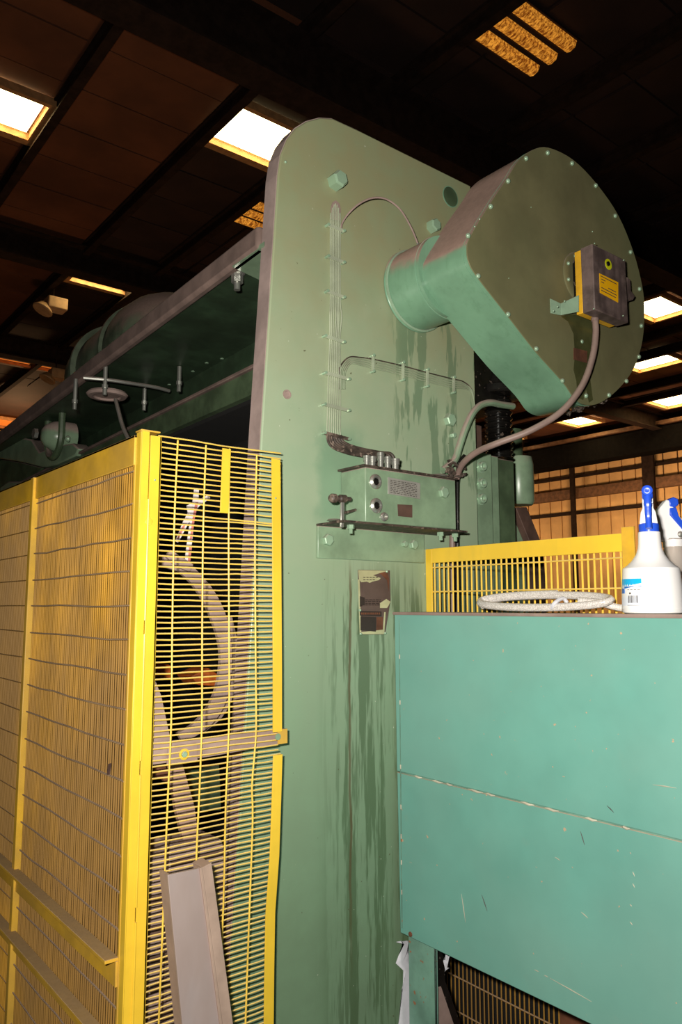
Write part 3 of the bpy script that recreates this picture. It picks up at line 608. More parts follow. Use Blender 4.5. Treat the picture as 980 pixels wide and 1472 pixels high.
for k in range(8):
    yy = 689+k*2.5; x = 561
    while x < 598:
        w_ = random.uniform(2, 5); e = min(x+w_, 599); sl = 0.17
        MB().prism([lp(x, yy+(x-557)*sl, LY0-.0026), lp(e, yy+(e-557)*sl, LY0-.0026), lp(e, yy+0.9+(e-557)*sl, LY0-.0026), lp(x, yy+0.9+(x-557)*sl, LY0-.0026)], (0, -0.0003, 0)).build('print_mark', 'ink', dp, smooth=False)
        x += w_+1.3
    
MB().prism([lp(571, 725), lp(592, 726), lp(592, 744), lp(572, 742)], (0, -0.0015, 0)).build('brown_plate', 'brown', lu, label='small square brown plate, blank')
# outlets on the lid
for a, r, h in ((547, 0.010, 0.045), (535, 0.011, 0.03), (557, 0.011, 0.036), (568, 0.0125, 0.034), (527, 0.010, 0.03)):
    p = lp(a, 672+(a-525)*0.13, LY0+0.02); p.z = LZ1+0.006
    MB().lathe(p, (0, 0, 1), [(r*.8, 0), (r*.8, h*.5), (r, h*.5), (r, h*.8), (r*1.1, h*.82), (r*1.1, h), (r*.5, h*1.05)], 14).build('outlet', 'steel', lu)
p = lp(630, 687, LY0+0.03)
MB().lathe((p.x, p.y, LZ1+0.006), (0, 0, 1), [(0.026, 0), (0.029, 0.004), (0.024, 0.009), (0.001, 0.011)], 24).build('filler_cap', 'steel', lu)
# shelf
SZ = LZ0-0.002
xs0, xs1 = W(457, 760, 'Y', 1.69).x, W(610, 780, 'Y', 1.69).x
MB().box((xs0, 1.575, SZ-0.006), (W(672, 764, 'Y', 1.575).x, 1.699, SZ)).build('shelf_plate', 'grime', lu, 0.001, label='grime-edged shelf plate')
MB().box((xs0, 1.690, SZ-0.095), (xs1, 1.699, SZ-0.006)).build('shelf_flange', 'green', lu, 0.002)
for a, r in (((470, 776), 0.017), ((593, 783), 0.015), ((580, 782), 0.010)): hexat(a[0], a[1], r, lu, 1.690, 0.25)
for a in ((504, 755), (633, 766), (654, 765)):
    p = W(a[0], a[1]-4, 'Y', 1.62)
    MB().cyl((p.x, 1.62, SZ-0.006), (p.x, 1.62, SZ-0.03), 0.006, 8).tube([(p.x, 1.62, SZ-0.006), (p.x, 1.62, SZ-0.017)], 0.0105, 6).build('nut', 'bolt', lu)
# hand crank
ck = MB()
a_, b2, c2_ = W(492, 722, 'Y', 1.60), W(491, 758, 'Y', 1.60), W(524, 746, 'Y', 1.65)
ck.bar(a_, b2, 0.011, 0.006, (1, 0, 0)); hb = ck.build('crank_arm', 'steel', lu, 0.001)
m = MB(); e0, e1 = W(474, 716, 'Y', 1.60), W(512, 718, 'Y', 1.60)
m.lathe(e0, e1-e0, [(0.008, 0), (0.0125, 0.006), (0.0125, 0.018), (0.008, 0.022), (0.008, 0.03), (0.011, 0.034), (0.011, 0.052), (0.006, 0.056), (0.006, 0.07)], 16); m.build('crank_handle', 'grime', hb)
MB().cyl(W(495, 737, 'Y', 1.62), W(524, 730, 'Y', 1.64), 0.004, 8).build('crank_shaft', 'grime', hb)
p = W(480, 758, 'Y', 1.61); MB().lathe((p.x, p.y, SZ), (0, 0, 1), [(0.02, 0), (0.016, 0.004), (0.001, 0.005)], 16, 1).build('washer', 'steel', lu)

# ================================================================== oil line bundle
ol = thing('oil_lines', 'vertical bundle of thin oil pipes clipped to the end plate above the oiler', 'pipes', pl(478, 450))
def onp(px, py, off): p = W(px, py, 'Y', PY); p.y = PY-off; return p
NT = 7
for k in range(NT):
    t = k/(NT-1)
    xu = 471+t*16; xm = 468.5+t*(21 if k < 5 else 21); pts = []
    top = 318-abs(0)*0
    pts.append(onp(474+t*13, 294+14*(2*t-1)**2, 0.006)); pts.append(onp(473+t*14, 320, 0.006))
    pts.append(onp(473+t*14, 430, 0.006)); pts.append(onp(471.5+t*16+random.uniform(-.5, .5), 455, 0.006+random.uniform(0, .004)))
    pts.append(onp(472+t*14.5, 488, 0.006)); pts.append(onp(470+t*17, 540, 0.006)); pts.append(onp(469+t*18, 585, 0.006)); pts.append(onp(468+t*19, 626, 0.007))
    e = onp(528+t*30, 668-6*math.sin(t*3), 0.04); ez = e.copy()
    pts.append(onp(473+t*20, 638+(1-t)*5, 0.012)); pts.append(onp(492+t*18, 646+(1-t)*7, 0.022)); pts.append(onp(512+t*22, 652+(1-t)*7+random.uniform(-2, 2), 0.035))
    pts.append(onp(524+t*24, 656+(1-t)*6, 0.045)); pts.append(onp(527+t*24, 672, 0.05))
    s_ = spline(pts, 5)
    up = [p_ for p_ in s_ if p_.z > pl(480, 629).z]; lo = s_[len(up)-1:]
    MB().tube(up, 0.0019, 6).build('oil_tube', 'tube', ol)
    MB().tube(lo, 0.004, 6).build('grimy_tube_end', 'grime', ol)
MB().prism([onp(474, 300, 0.004), onp(476, 292, 0.004), onp(481, 289, 0.004), onp(486, 293, 0.004), onp(488, 300, 0.004), onp(488, 318, 0.004), onp(474, 316, 0.004)], (0, -0.001, 0)).build('end_loop', 'dusty', ol)
def clamp(par, a, b_, mt='tube', r=0.0045):
    A, B = onp(a[0], a[1], 0.010), onp(b_[0], b_[1], 0.010)
    side = Vector((0, 0, 1)) if abs((B-A).z) < abs((B-A).x) else Vector((1, 0, 0))
    c_ = MB().bar(A, B, 0.010, 0.003, side).build('clip', mt, par)
    for q in (A, B):
        MB().cyl(q+Vector((0, 0.010, 0)), q+Vector((0, -0.006, 0)), r, 8).build('clip_screw', 'bolt', c_)
for py, w0, w1, mt in ((329, 468, 491, 'tube'), (374, 468, 491, 'tube'), (424, 467, 491, 'tube'), (488, 464, 491, 'tube'), (541, 464, 498, 'tube'), (586, 463, 498, 'tube'), (627, 463, 498, 'grime')):
    clamp(ol, (w0, py-4), (w1, py+5), mt)
ob = thing('branch_oil_lines', 'branch bundle of thin oil pipes curving right across the end plate', 'pipes', pl(580, 530))
for k in range(5):
    t = k/4
    c_ = [(485+t*9, 560), (485+t*9, 540), (488+t*8, 528-2+t*6), (500+t*3, 514+t*9), (517, 514.5+t*11), (535, 517+t*13), (575, 526+t*13), (612, 536+t*13), (648, 545+t*12), (664, 549+t*10), (676, 560+t*4), (680, 580+t*2), (682-t*2, 600)]
    MB().tube(spline([onp(a, b_, 0.005) for a, b_ in c_], 5), 0.0019, 6).build('oil_tube', 'grime' if k == 0 else 'tubegreen', ob)
for a, b_ in (((533, 512), (533, 535)), ((576, 522), (576, 547)), ((611, 532), (611, 556)), ((649, 543), (649, 565))): clamp(ob, a, b_)
ac = [onp(488, 335, .006), onp(489, 322, .01), onp(494, 310, .03), onp(505, 300, .045), onp(520, 295, .055), onp(537, 298, .06), onp(556, 312, .06), onp(572, 334, .055), onp(582, 352, .05), onp(588, 364, .045)]
ao = thing('grease_line', 'single thin pipe arching from the pipe bundle to the guard neck', 'pipe', pl(540, 300))
MB().tube(spline(ac), 0.0028, 8).build('pipe', 'dusty', ao)
MB().tube([onp(585, 357, .048), onp(589, 366, .044)], 0.005, 6).build('fitting', 'steel', ao)

# ================================================================== YELLOW FENCE, left run
FX, GY, FT = 0.712, 1.62, 2.045
fen = thing('mesh_fence', 'dirty yellow welded-mesh fence panel running back left from the corner post', 'fence', (FX, 2.0, 0))
MB().box((FX, GY, 0), (FX+0.021, GY+0.026, FT)).build('corner_post', 'yellow', fen, 0.002, 'tall yellow corner post')
MB().box((FX-0.001, GY-0.002, FT), (FX+0.046, GY+0.03, FT+0.004)).build('post_cap', 'yellow_worn', fen, 0.001)
zt_a = FT
MB().box((FX-0.004, GY+0.027, FT-0.075), (FX+0.004, 6.0, FT-0.006)).build('top_rail', 'yellow_worn', fen, 0.001)
MB().box((FX-0.004, GY+0.027, FT-0.012), (FX+0.04, 6.0, FT-0.006)).build('top_rail_flange', 'yellow_worn', fen, 0.001)
MB().box((FX-0.001, GY+0.0265, 0.02), (FX+0.014, GY+0.036, FT-0.03)).build('stile', 'yellow_worn', fen, 0.001)
YP = 2.37
MB().box((FX-0.012, YP-0.012, 0.02), (FX+0.02, YP+0.012, FT-0.01)).build('middle_post', 'yellow_worn', fen, 0.002)
for zz, hh in ((0.855, 0.06), (0.70, 0.05)):
    MB().box((FX-0.03, GY+0.03, zz+hh-0.008), (FX, 6.0, zz+hh)).box((FX-0.006, GY+0.03, zz), (FX, 6.0, zz+hh-0.008)).build('middle_rail', 'yellow_worn', fen, 0.001, 'dusty angle-iron middle rail')
vw = []
for i in range(3):
    m = MB(); pts = []
    for k in range(10):
        pts.append((random.uniform(-.0004, .0004), random.uniform(-.0004, .0004), k/9*1.95))
    m.tube(pts, 0.0021, 5); vw.append(m.mesh('wire', 'wire_dirty'))
y = GY+0.042; i = 0
while y < YP-0.012: inst(vw[i % 3], 'wire', fen, (FX+0.004, y, 0.03)); y += 0.0127; i += 1
nv = i
for z in [FT-0.012-0.0762*k for k in range(1, 26)]:
    c_ = [(FX+0.0005+random.uniform(-.001, .001), GY+0.032+(YP-GY-0.037)*k/6, z+random.uniform(-.0025, .0025)) for k in range(7)]
    MB().tube(c_, 0.0022, 5).build('cross_wire', 'hwire', fen)
# the further bay
y = YP+0.02
while y < 3.5: inst(vw[i % 3], 'wire', fen, (FX+0.004, y, 0.03)); y += 0.0127; i += 1
for z in [FT-0.012-0.0762*k for k in range(1, 26)]:
    MB().tube([(FX+0.002+random.uniform(-.001, .001), YP+0.012+1.15*k/5, z+random.uniform(-.002, .002)) for k in range(6)], 0.0018, 5).build('cross_wire', 'wire_dirty', fen)
MB().prism([W(156, 1098, 'X', FX-0.001), W(160, 1097, 'X', FX-0.001), W(158, 1113, 'X', FX-0.001), W(154, 1114, 'X', FX-0.001)], (-0.001, 0, 0)).build('scrap_of_tape', 'brown', fen)

# hinged mesh gate facing the camera
gt = thing('mesh_gate', 'yellow wire-mesh gate panel hinged on the corner post before the press', 'gate', (0.75, GY, 0.0))
GX0 = 0.733
MB().box((GX0, GY-0.005, 0), (0.760, GY, FT-0.008)).build('hinge_stile', 'yellow', gt, 0.001)
MB().box((GX0-0.02, GY-0.003, 0), (GX0-0.0015, GY, FT)).build('hinge_leaf', 'yellow', gt, 0.0008)
MB().box((0.7555, GY-0.005, 0), (0.760, GY+0.02, FT-0.008)).build('stile_return', 'yellow', gt, 0.0005)
for k in range(6): MB().cyl((GX0-0.001, GY-0.005, 0.3*k+0.12), (GX0-0.001, GY-0.005, 0.3*k+0.39), 0.0028, 8).build('hinge_knuckle', 'yellow', gt)
MB().lathe(W(214, 750, 'Y', GY-0.005), (0, -1, 0), [(0.009, 0), (0.009, 0.001), (0.006, 0.002), (0.001, 0.002)], 16).build('rivet', 'yellow', gt)
inst(screwm, 'screw', gt, W(222.5, 690, 'Y', GY-0.005), scl=(.6, .6, .6)); inst(screwm, 'screw', gt, W(396, 716, 'Y', GY-0.006), scl=(.6, .6, .6))
def strip(pts, wd, name, lab=None, y=GY-0.005):
    m = MB(); L = [W(a, b_, 'Y', y) for a, b_ in pts]; v = []
    for p in L: v += [p, p+Vector((wd, 0, 0)), p+Vector((wd, 0.003, 0)), p+Vector((0, 0.003, 0))]
    f = [(0, 1, 2, 3), tuple(4*(len(L)-1)+q for q in (3, 2, 1, 0))]
    for i in range(len(L)-1):
        for q in range(4): f.append((4*i+q, 4*i+(q+1) % 4, 4*i+4+(q+1) % 4, 4*i+4+q))
    return m.add(v, f).build(name, 'yellow', gt, 0.0005, lab)
strip([(390.5, 659), (391.5, 760), (392, 860), (392.5, 960), (392.5, 1053)], 0.0265, 'edge_strip')
strip([(393, 1086), (391, 1150), (388, 1233), (382, 1316), (380.5, 1395), (379.5, 1480), (376, 1700)], 0.0268, 'edge_strip')
strip([(320, 644), (318, 700), (316.5, 737)], 0.023, 'short_strip', 'short flat yellow strip wired into the mesh')
vb = [[(255.6, 633), (250.5, 750), (247.5, 900), (246, 1040), (241, 1150), (235, 1300), (228, 1472), (221, 1650)], [(296, 640), (292, 760), (290.5, 900), (290, 1040), (286, 1150), (282, 1240), (278, 1472), (274, 1650)],
      [(330, 645), (328.5, 760), (329, 900), (329, 1040), (324.5, 1150), (321, 1300), (313, 1472), (306, 1650)], [(369, 654), (366.5, 760), (367, 900), (368, 1040), (366, 1080), (362, 1130), (363, 1180), (358, 1320), (352.7, 1472), (348, 1650)]]
for L in vb: MB().tube(spline([W(a, b_, 'Y', GY-0.001) for a, b_ in L], 3), 0.0021, 6).build('upright_wire', 'wire', gt)
hz = []
for i in range(6):
    n_ = 9; m = MB(); a1, a2, ph = random.uniform(-.0012, .0012), random.uniform(-.001, .001), random.uniform(0, 6)
    pts = [(0.755+(1.103-0.755)*k/(n_-1), GY+0.0025+0.001*math.sin(k*1.3+ph), a1*math.sin(k*0.9+ph)+a2*math.sin(k*2.1)) for k in range(n_)]
    m.tube(pts, 0.00185, 5); hz.append(m.mesh('mesh_wire', 'wire', Vector((0.755, 0, 0))))
z = FT-0.006; k = 0
random.seed(11)
while z > 0.35:
    xe_ = 1.093 if z > 1.30 else 1.100-(1.30-z)*0.03 if z > 1.0 else 1.091-(1.0-z)*0.055
    inst(hz[k % 6], 'mesh_wire', gt, (0.755, 0, z), (0, random.uniform(-.004, .004)+(0.022 if k == 14 else 0), 0), ((xe_-0.755)/0.348, 1, 1)); z -= 0.0125; k += 1
# flat latch bar across
zc = W(330, 1068, 'Y', GY+0.01)
MB().prism([W(a, b_, 'Y', GY+0.012) for a, b_ in ((216, 1067), (285, 1062), (410, 1047), (413, 1068), (300, 1088), (216, 1100))], (0, 0.005, 0)).build('latch_bar', 'dusty', gt, 0.001, 'dusty flat bar crossing the gate')
MB().prism([W(a, b_, 'Y', GY-0.004) for a, b_ in ((400, 1049), (413, 1047.5), (413, 1068), (400, 1070))], (0, 0.004, 0)).build('latch_tab', 'yellow_worn', gt)
MB().prism([W(a, b_, 'Y', GY+0.006) for a, b_ in ((242, 1073), (284, 1068), (284, 1095), (240, 1100))], (0, 0.004, 0)).build('latch_plate', 'dusty', gt, 0.0005)
lc = W(264, 1084, 'Y', GY+0.004)
MB().lathe(lc, (0, -1, 0), [(0.0125, 0), (0.0125, 0.003), (0.008, 0.004), (0.008, 0.001)], 20).build('latch_ring', 'yellow', gt)
inst(hexm, 'latch_nut', gt, lc+Vector((0, 0, 0)), scl=(.45, .5, .45))
MB().lathe(W(399, 1059, 'Y', GY-0.005), (0, -1, 0), [(0.008, 0), (0.008, 0.002), (0.001, 0.002)], 18).build('bolt_washer', 'green', gt)

# ================================================================== things behind the gate
rp = [(232, 797), (262, 803), (285, 822), (308, 850), (325, 885), (333, 925), (333, 965), (326, 1005), (310, 1035), (285, 1056), (262, 1066)]
ro = [W(a, b_, 'Y', 1.80) for a, b_ in rp]
ri = [(232, 814), (256, 822), (275, 838), (293, 865), (307, 897), (316, 930), (316, 962), (309, 995), (295, 1022), (275, 1043), (255, 1054)]
rii = [W(a, b_, 'Y', 1.80) for a, b_ in ri]
ri_ = thing('curved_guard_ring', 'dusty curved steel ring seen through the gate mesh', 'ring', W(280, 930, 'Y', 1.80))
def ringpart(o, i, y, d):
    A = spline(o, 4); B = spline(i, 4); n_ = len(A); m = MB(); v = []
    for p, q in zip(A, B):
        for r_ in (p, q): v.append(Vector((r_.x, y, r_.z)))
        for r_ in (q, p): v.append(Vector((r_.x, y+d, r_.z)))
    f = [(0, 1, 2, 3), tuple(4*(n_-1)+k for k in (3, 2, 1, 0))]
    for k in range(n_-1):
        for q in range(4): f.append((4*k+q, 4*k+(q+1) % 4, 4*k+4+(q+1) % 4, 4*k+4+q))
    return m.add(v, f)
ringpart(ro, rii, 1.80, 0.012).build('ring', 'dusty', ri_)
ro2 = [p+Vector((0.035, 0, 0)) for p in ro[4:10]]; ri2 = [p+Vector((0.014, 0, 0)) for p in ro[4:10]]
ringpart(ro2, ri2, 1.83, 0.012).build('outer_ring', 'dusty', ri_)
MB().prism([W(a, b_, 'Y', 1.798) for a, b_ in ((236, 800), (243, 791), (262, 803), (275, 812), (270, 822), (252, 815))], (0, -0.01, 0)).build('ring_tab', 'dusty', ri_)
def simple(name, pts, y, d, mt, lab, cat, bev=0.001):
    return tag(MB().prism([W(a, b_, 'Y', y) for a, b_ in pts], (0, d, 0)).build(name, mt, None, bev), lab, cat)
simple('steel_strut', ((222, 975), (232, 1000), (246, 1066), (216, 1072), (214, 1000)), 1.6372, 0.02, 'dusty', 'dusty tapering steel strut above the latch bar, by the hinge', 'strut')
simple('slanting_bar', ((243, 1098), (262, 1096), (280, 1160), (288, 1222), (268, 1226), (252, 1160)), 1.74, 0.015, 'dusty2', 'slanting pinkish steel bar below the latch bar', 'bar')
simple('rusty_bar', ((214, 1100), (238, 1100), (246, 1125), (240, 1128), (232, 1118), (214, 1116)), 1.76, 0.015, 'rust', 'short rusty bar below the left end of the latch bar', 'bar')
cr = thing('orange_crate', 'orange object deep inside the press behind the gate mesh', 'crate', W(260, 985, 'Y', 2.3))
MB().prism([W(a, b_, 'Y', 2.2) for a, b_ in ((214, 950), (246, 956), (246, 976), (214, 972))], (0, 0.15, 0)).build('side', 'orange', cr, 0.004)
MB().prism([W(a, b_, 'Y', 2.1) for a, b_ in ((275, 972), (300, 960), (322, 975), (320, 990), (305, 986), (285, 985))], (0, 0.1, 0)).build('lid', 'orange', cr, 0.004)
simple('green_casting', ((275, 1105), (315, 1100), (318, 1165), (290, 1165), (288, 1120), (276, 1115)), 1.95, 0.08, 'darkgreen', 'dark green casting inside the press below the latch bar', 'casting')
tp = thing('torn_tape', 'torn red and white striped tape standing up behind the gate mesh', 'tape', W(275, 790, 'Y', 1.70))
def tape(pts, mt, y=1.797): MB().prism([W(a, b_, 'Y', y) for a, b_ in pts], (0, 0.0015, 0)).build('strip', mt, tp, smooth=False)
M['tapew'] = paint('tape_white', (216, 206, 206), 0.5, 0.1); M['taper'] = paint('tape_red', (196, 120, 108), 0.5, 0.1)
tape([(279, 703), (286, 703), (285, 722), (280, 740), (276, 780), (271, 812), (265, 810), (270, 770), (275, 735)], 'tapew')
tape([(281, 722), (285, 722), (280, 745), (276, 775), (273, 775), (277, 745)], 'taper', 1.795)
tape([(272, 785), (276, 785), (273, 811), (270, 811)], 'taper', 1.795)
tape([(268, 727), (300, 711), (302, 716), (286, 728), (275, 745), (256, 780), (252, 778), (263, 750), (270, 737)], 'tapew', 1.7985)
tape([(262, 757), (268, 752), (258, 772), (254, 776)], 'taper', 1.7965)
# dusty machine base low down behind the gate
mbs = thing('dusty_block', 'stack of dust-covered steel blocks low behind the gate', 'block', W(270, 1400, 'Y', 1.72)+Vector((0, 0, 0)))
for pts, y, d, mt in ((((212, 1236), (240, 1228), (240, 1600), (190, 1600)), 1.72, 0.1, 'dusty'), (((243, 1223), (250, 1216), (318, 1206), (322, 1218), (322, 1600), (238, 1600)), 1.70, 0.1, 'dusty'), (((246, 1238), (322, 1222), (322, 1230), (246, 1247)), 1.695, 0.004, 'brown')):
    MB().prism([W(a, b_, 'Y', y) for a, b_ in pts], (0, d, 0)).build('block', mt, mbs, 0.003)
for k in range(7):
    y_ = 1290+k*42; MB().prism([W(216, y_, 'Y', 1.698), W(322, y_-22, 'Y', 1.698), W(322, y_-10, 'Y', 1.698), W(216, y_+12, 'Y', 1.698)], (0, 0.0018, 0)).build('groove_strip', 'brown', mbs, smooth=False)
# steel channel leaning on the gate
ch = thing('steel_channel', 'bare steel channel leaning against the lower mesh gate', 'channel', W(300, 1650, 'Y', 1.5))
YC = 1.53
def chp(a, b_, y=YC): return W(a, b_, 'Y', y)
MB().prism([chp(241, 1258), chp(287, 1248), chp(316, 1472), chp(338, 1650), chp(282, 1650), chp(262, 1472)], (0, 0.006, 0)).build('web', 'channel', ch, 0.0008, 'blue-grey mill-scaled face')
MB().prism([chp(287, 1248, YC-.004), chp(291, 1247, YC-.004), chp(320, 1472, YC-.004), chp(342, 1650, YC-.004), chp(338, 1650, YC-.004), chp(316, 1472, YC-.004)], (0, 0.02, 0)).build('corner', 'channel2', ch, 0.0008)
MB().prism([chp(291, 1247), chp(304, 1240), chp(335, 1472), chp(358, 1650), chp(342, 1650), chp(320, 1472)], (0, 0.045, 0)).build('flange', 'channel2', ch, 0.0008, 'brown dusty flange')
MB().prism([chp(241, 1258, YC+.006), chp(245, 1257, YC+.006), chp(266, 1472, YC+.006), chp(286, 1650, YC+.006), chp(282, 1650, YC+.006), chp(262, 1472, YC+.006)], (0, 0.04, 0)).build('rear_flange', 'channel2', ch)

# ================================================================== right guard (yellow, low)
RX = 1.69
rgd = thing('side_mesh_guard', 'low yellow mesh guard with top rail behind the teal cabinet', 'guard', (RX, 1.3, 1.5))
ya, yb = W(613, 790, 'X', RX).y, W(897, 765, 'X', RX).y
MB().box((RX-0.004, yb, 1.782), (RX+0.001, ya, 1.826)).box((RX, yb, 1.822), (RX+0.03, ya, 1.826)).build('top_rail', 'yellow', rgd, 0.0008)
MB().box((RX-0.005, ya-0.026, 1.3), (RX, ya, 1.824)).build('end_post', 'yellow', rgd, 0.0008)
yc = W(912, 765, 'X', RX-0.006).y
MB().box((RX-0.010, yc, 1.3), (RX-0.004, yb+0.002, W(905, 757, 'X', RX-0.006).z)).build('end_post', 'yellow_worn', rgd, 0.0008)
rw = MB().tube([(0, 0, 0), (0.0006, 0.0008, 0.25), (0, 0, 0.48)], 0.0027, 6).mesh('wire', 'wire')
y = ya-0.03
while y > yb+0.004: inst(rw, 'wire', rgd, (RX+0.005, y+random.uniform(-.001, .001), 1.31)); y -= 0.0185
for z_ in (1.768, 1.695, 1.62, 1.545): MB().cyl((RX+0.0005, ya-0.02, z_), (RX+0.0005, yb, z_-0.001), 0.0024, 6).build('cross_wire', 'wire', rgd)
# low mesh under the cabinet
lg = thing('lower_mesh_guard', 'dark yellow mesh guard seen under the teal cabinet', 'guard', (1.95, 1.6, 0))
lw = MB().tube([(0, 0, 0), (0.0006, 0.0008, 0.35), (0, 0, 0.72)], 0.0024, 6).mesh('wire', 'wire_dirty')
y = W(636, 1400, 'X', 1.95).y; i = 0
ye = W(806, 1472, 'X', 1.95).y
while y > ye: inst(lw, 'wire', lg, (1.954, y, 0.02)); y -= 0.0175; i += 1
ys = W(634, 1400, 'X', 1.95).y
for z_ in (W(700, 1426, 'X', 1.95).z, W(660, 1455, 'X', 1.95).z, 0.26, 0.12): MB().cyl((1.949, ys, z_), (1.949, ye, z_), 0.0026, 6).build('cross_wire', 'wire_dirty', lg)
MB().box((1.945, ye-0.12, 0), (1.955, ye, 0.75)).build('end_board', 'rust', lg, 0.001)
MB().box((1.94, ye-0.1, 0.0), (1.96, ys+0.02, 0.02)).build('foot_rail', 'yellow_worn', lg)
tag(MB().box((1.99, 0.6, 0), (2.02, 2.1, 1.24)).build('dark_board', 'blackflat'), 'unlit black board behind the mesh under the teal cabinet', 'panel')  # added black board, painted shade below the cabinet
simple('black_strut', ((624, 1368), (638, 1368), (640, 1410), (672, 1500), (650, 1500), (622, 1415)), 1.60, 0.02, 'black', 'black slanting strut right of the cabinet leg', 'strut')
simple('cardboard_scrap', ((628, 1420), (634, 1418), (655, 1480), (628, 1480)), 1.585, 0.004, 'dusty', 'pale brown scrap leaning right of the cabinet leg', 'scrap')

# ================================================================== TEAL CABINET
EX = 1.552
en = thing('teal_cabinet', 'large teal sheet-steel cabinet on legs at the right', 'cabinet', (EX, 1.2, 0))
tl, tr = W(560, 886, 'X', EX), W(980, 882, 'X', EX)
ZT = 1.632
ml = W(569, 1112, 'X', EX); bl = W(574, 1345, 'X', EX)
YL = 1.712; YLb = 1.690; YN = 0.30
z_seam, z_bot = 1.180, 0.745
def epan(name, zt_, zb_, mt, ylt, ylb, x=EX):
    return MB().prism([(x, ylt, zt_), (x, YN, zt_), (x, YN, zb_), (x, ylb, zb_)], (0.008, 0, 0)).build(name, mt, en, 0.002)
YLm = 1.696
epan('upper_front_panel', ZT-0.004, z_seam+0.0015, 'teal', min(tl.y, 1.699), YLm-.002)
epan('lower_front_panel', z_seam-0.0015, z_bot, 'teal', YLm-.002, YLb-.004, EX+0.001)
MB().box((EX+0.003, YN, 0.76), (EX+0.007, 1.68, ZT-0.01)).build('inner_frame', 'teal_worn', en)
MB().prism([(EX-0.003, 1.699, ZT-0.004), (EX-0.003, 1.0, ZT-0.004), (EX-0.003, YN, ZT-0.004), (2.25, YN, ZT-0.004), (2.25, 0.985, ZT-0.004), (RX-0.012, 0.985, ZT-0.004), (RX-0.012, 1.699, ZT-0.004)], (0, 0, 0.006)).build('top_sheet', 'teal_worn', en, 0.002, 'dusty worn top sheet')
TZ = ZT+0.002
MB().box((RX-0.02, 1.0, z_bot), (RX-0.012, 1.68, ZT-0.006)).build('back_panel', 'teal_worn', en)
MB().box((EX, YN, z_bot), (2.25, YN+0.006, ZT-0.006)).build('end_panel', 'teal_worn', en)
m = MB(); m.tube([(EX-0.003, 1.699, ZT-0.002), (EX-0.003, YN, ZT-0.002)], 0.0045, 6); m.build('top_lip', 'dusty', en, label='dusty rolled lip along the front edge')
for t_, L in ((0.3, .05), (1.25, .04), (1.36, .03), (1.42, .05), (1.5, .025), (1.55, .04), (1.62, .03), (1.18, .04), (1.07, .03), (0.98, .02)):
    y_ = t_ if t_ > 1 else t_; p = [(EX-0.001, y_, z_seam), (EX-0.0035, y_-L/3, z_seam+0.001), (EX-0.003, y_-L*0.7, z_seam-0.001), (EX-0.001, y_-L, z_seam)]
    MB().tube(p, [0.001, 0.0032, 0.003, 0.001], 6).build('weld_bead', 'chalk', en)
# flange line down the left edge with tack welds
MB().box((EX-0.001, 1.676, 0.76), (EX+0.001, 1.679, ZT-0.02)).build('edge_seam', 'teal_worn', en)
for z_ in (1.5, 1.37, 1.19, 1.08, 1.0, 0.93, 0.85): MB().cyl((EX-0.0015, 1.676, z_), (EX-0.0015, 1.676, z_+0.012), 0.002, 6).build('weld_tack', 'chalk', en)
# scratches: raised slivers of bare paint
random.seed(21)
for (a, b_, c_, d_, mt) in ((938, 1128, 972, 1133, 'chalk'), (835, 1311, 845, 1320, 'chalk'), (692, 1286, 700, 1310, 'ink'), (872, 1158, 882, 1168, 'ink'), (834, 1195, 840, 1215, 'ink'), (663, 1285, 669, 1326, 'chalk'), (797, 1232, 805, 1237, 'chalk'),
                        (768, 1394, 774, 1397, 'chalk'), (782, 1402, 788, 1405, 'chalk'), (790, 1406, 850, 1440, 'chalk'), (905, 1225, 907, 1228, 'chalk'), (909, 1253, 912, 1260, 'chalk'), (909, 1270, 912, 1276, 'chalk'), (905, 1300, 908, 1303, 'chalk'), (905, 1325, 909, 1330, 'chalk')):
    A, B = W(a, b_, 'X', EX-0.0004), W(c_, d_, 'X', EX-0.0004); MB().tube([A, (A+B)/2+Vector((0, 0, .0005)), B], [0.0004, 0.0013, 0.0004], 5).build('scratch', mt, en)
# leg
lx = EX+0.012
a, b2 = W(587, 1352, 'X', lx), W(625, 1370, 'X', lx)
MB().box((lx, b2.y, 0), (lx+0.006, a.y, z_bot+0.01)).box((lx, b2.y-0.0, 0), (lx+0.010, b2.y+0.004, z_bot)).build('leg', 'teal_worn', en, 0.001, 'rust-speckled angle-iron leg')
MB().box((2.2, YN+.05, 0), (2.24, YN+0.09, z_bot+0.02)).build('leg', 'teal_worn', en, 0.001)
MB().box((lx, YN+.05, 0), (lx+0.04, YN+0.09, z_bot+0.02)).build('leg', 'teal_worn', en, 0.001)
MB().lathe(W(590, 1343, 'X', EX), (-1, 0, 0), [(0.007, 0), (0.006, 0.003), (0.001, 0.004)], 8).build('rust_spot', 'rust', en)
# plastic rags
def rag(pts, x, lab, ax='X'):
    L = [W(a, b_, ax, x) for a, b_ in pts]; m = MB(); v = []; n_ = len(L)//2
    for i in range(n_):
        A, B = L[i], L[len(L)-1-i]
        for t in (0, .25, .5, .75, 1):
            p = A.lerp(B, t); p.x += 0.006*math.sin(i*1.7+t*9)+0.004*math.sin(i*3+t*4); v.append(p)
    f = [(5*i+k, 5*i+k+1, 5*i+k+6, 5*i+k+5) for i in range(n_-1) for k in range(4)]
    o = m.add(v, f).build('torn_plastic_sheet', 'rag', None, ang=80)
    s_ = o.modifiers.new('solid', 'SOLIDIFY'); s_.thickness = 0.0012
    return tag(o, lab, 'plastic sheet')
rag([(569, 1354), (578, 1358), (574, 1372), (570, 1384), (579, 1395), (576, 1420), (575, 1472), (574, 1560), (593, 1560), (594, 1472), (592, 1420), (591, 1395), (590, 1380), (588, 1370), (587, 1358), (587, 1352)], 1.68, 'white torn plastic sheet hanging left of the cabinet leg', 'Y')
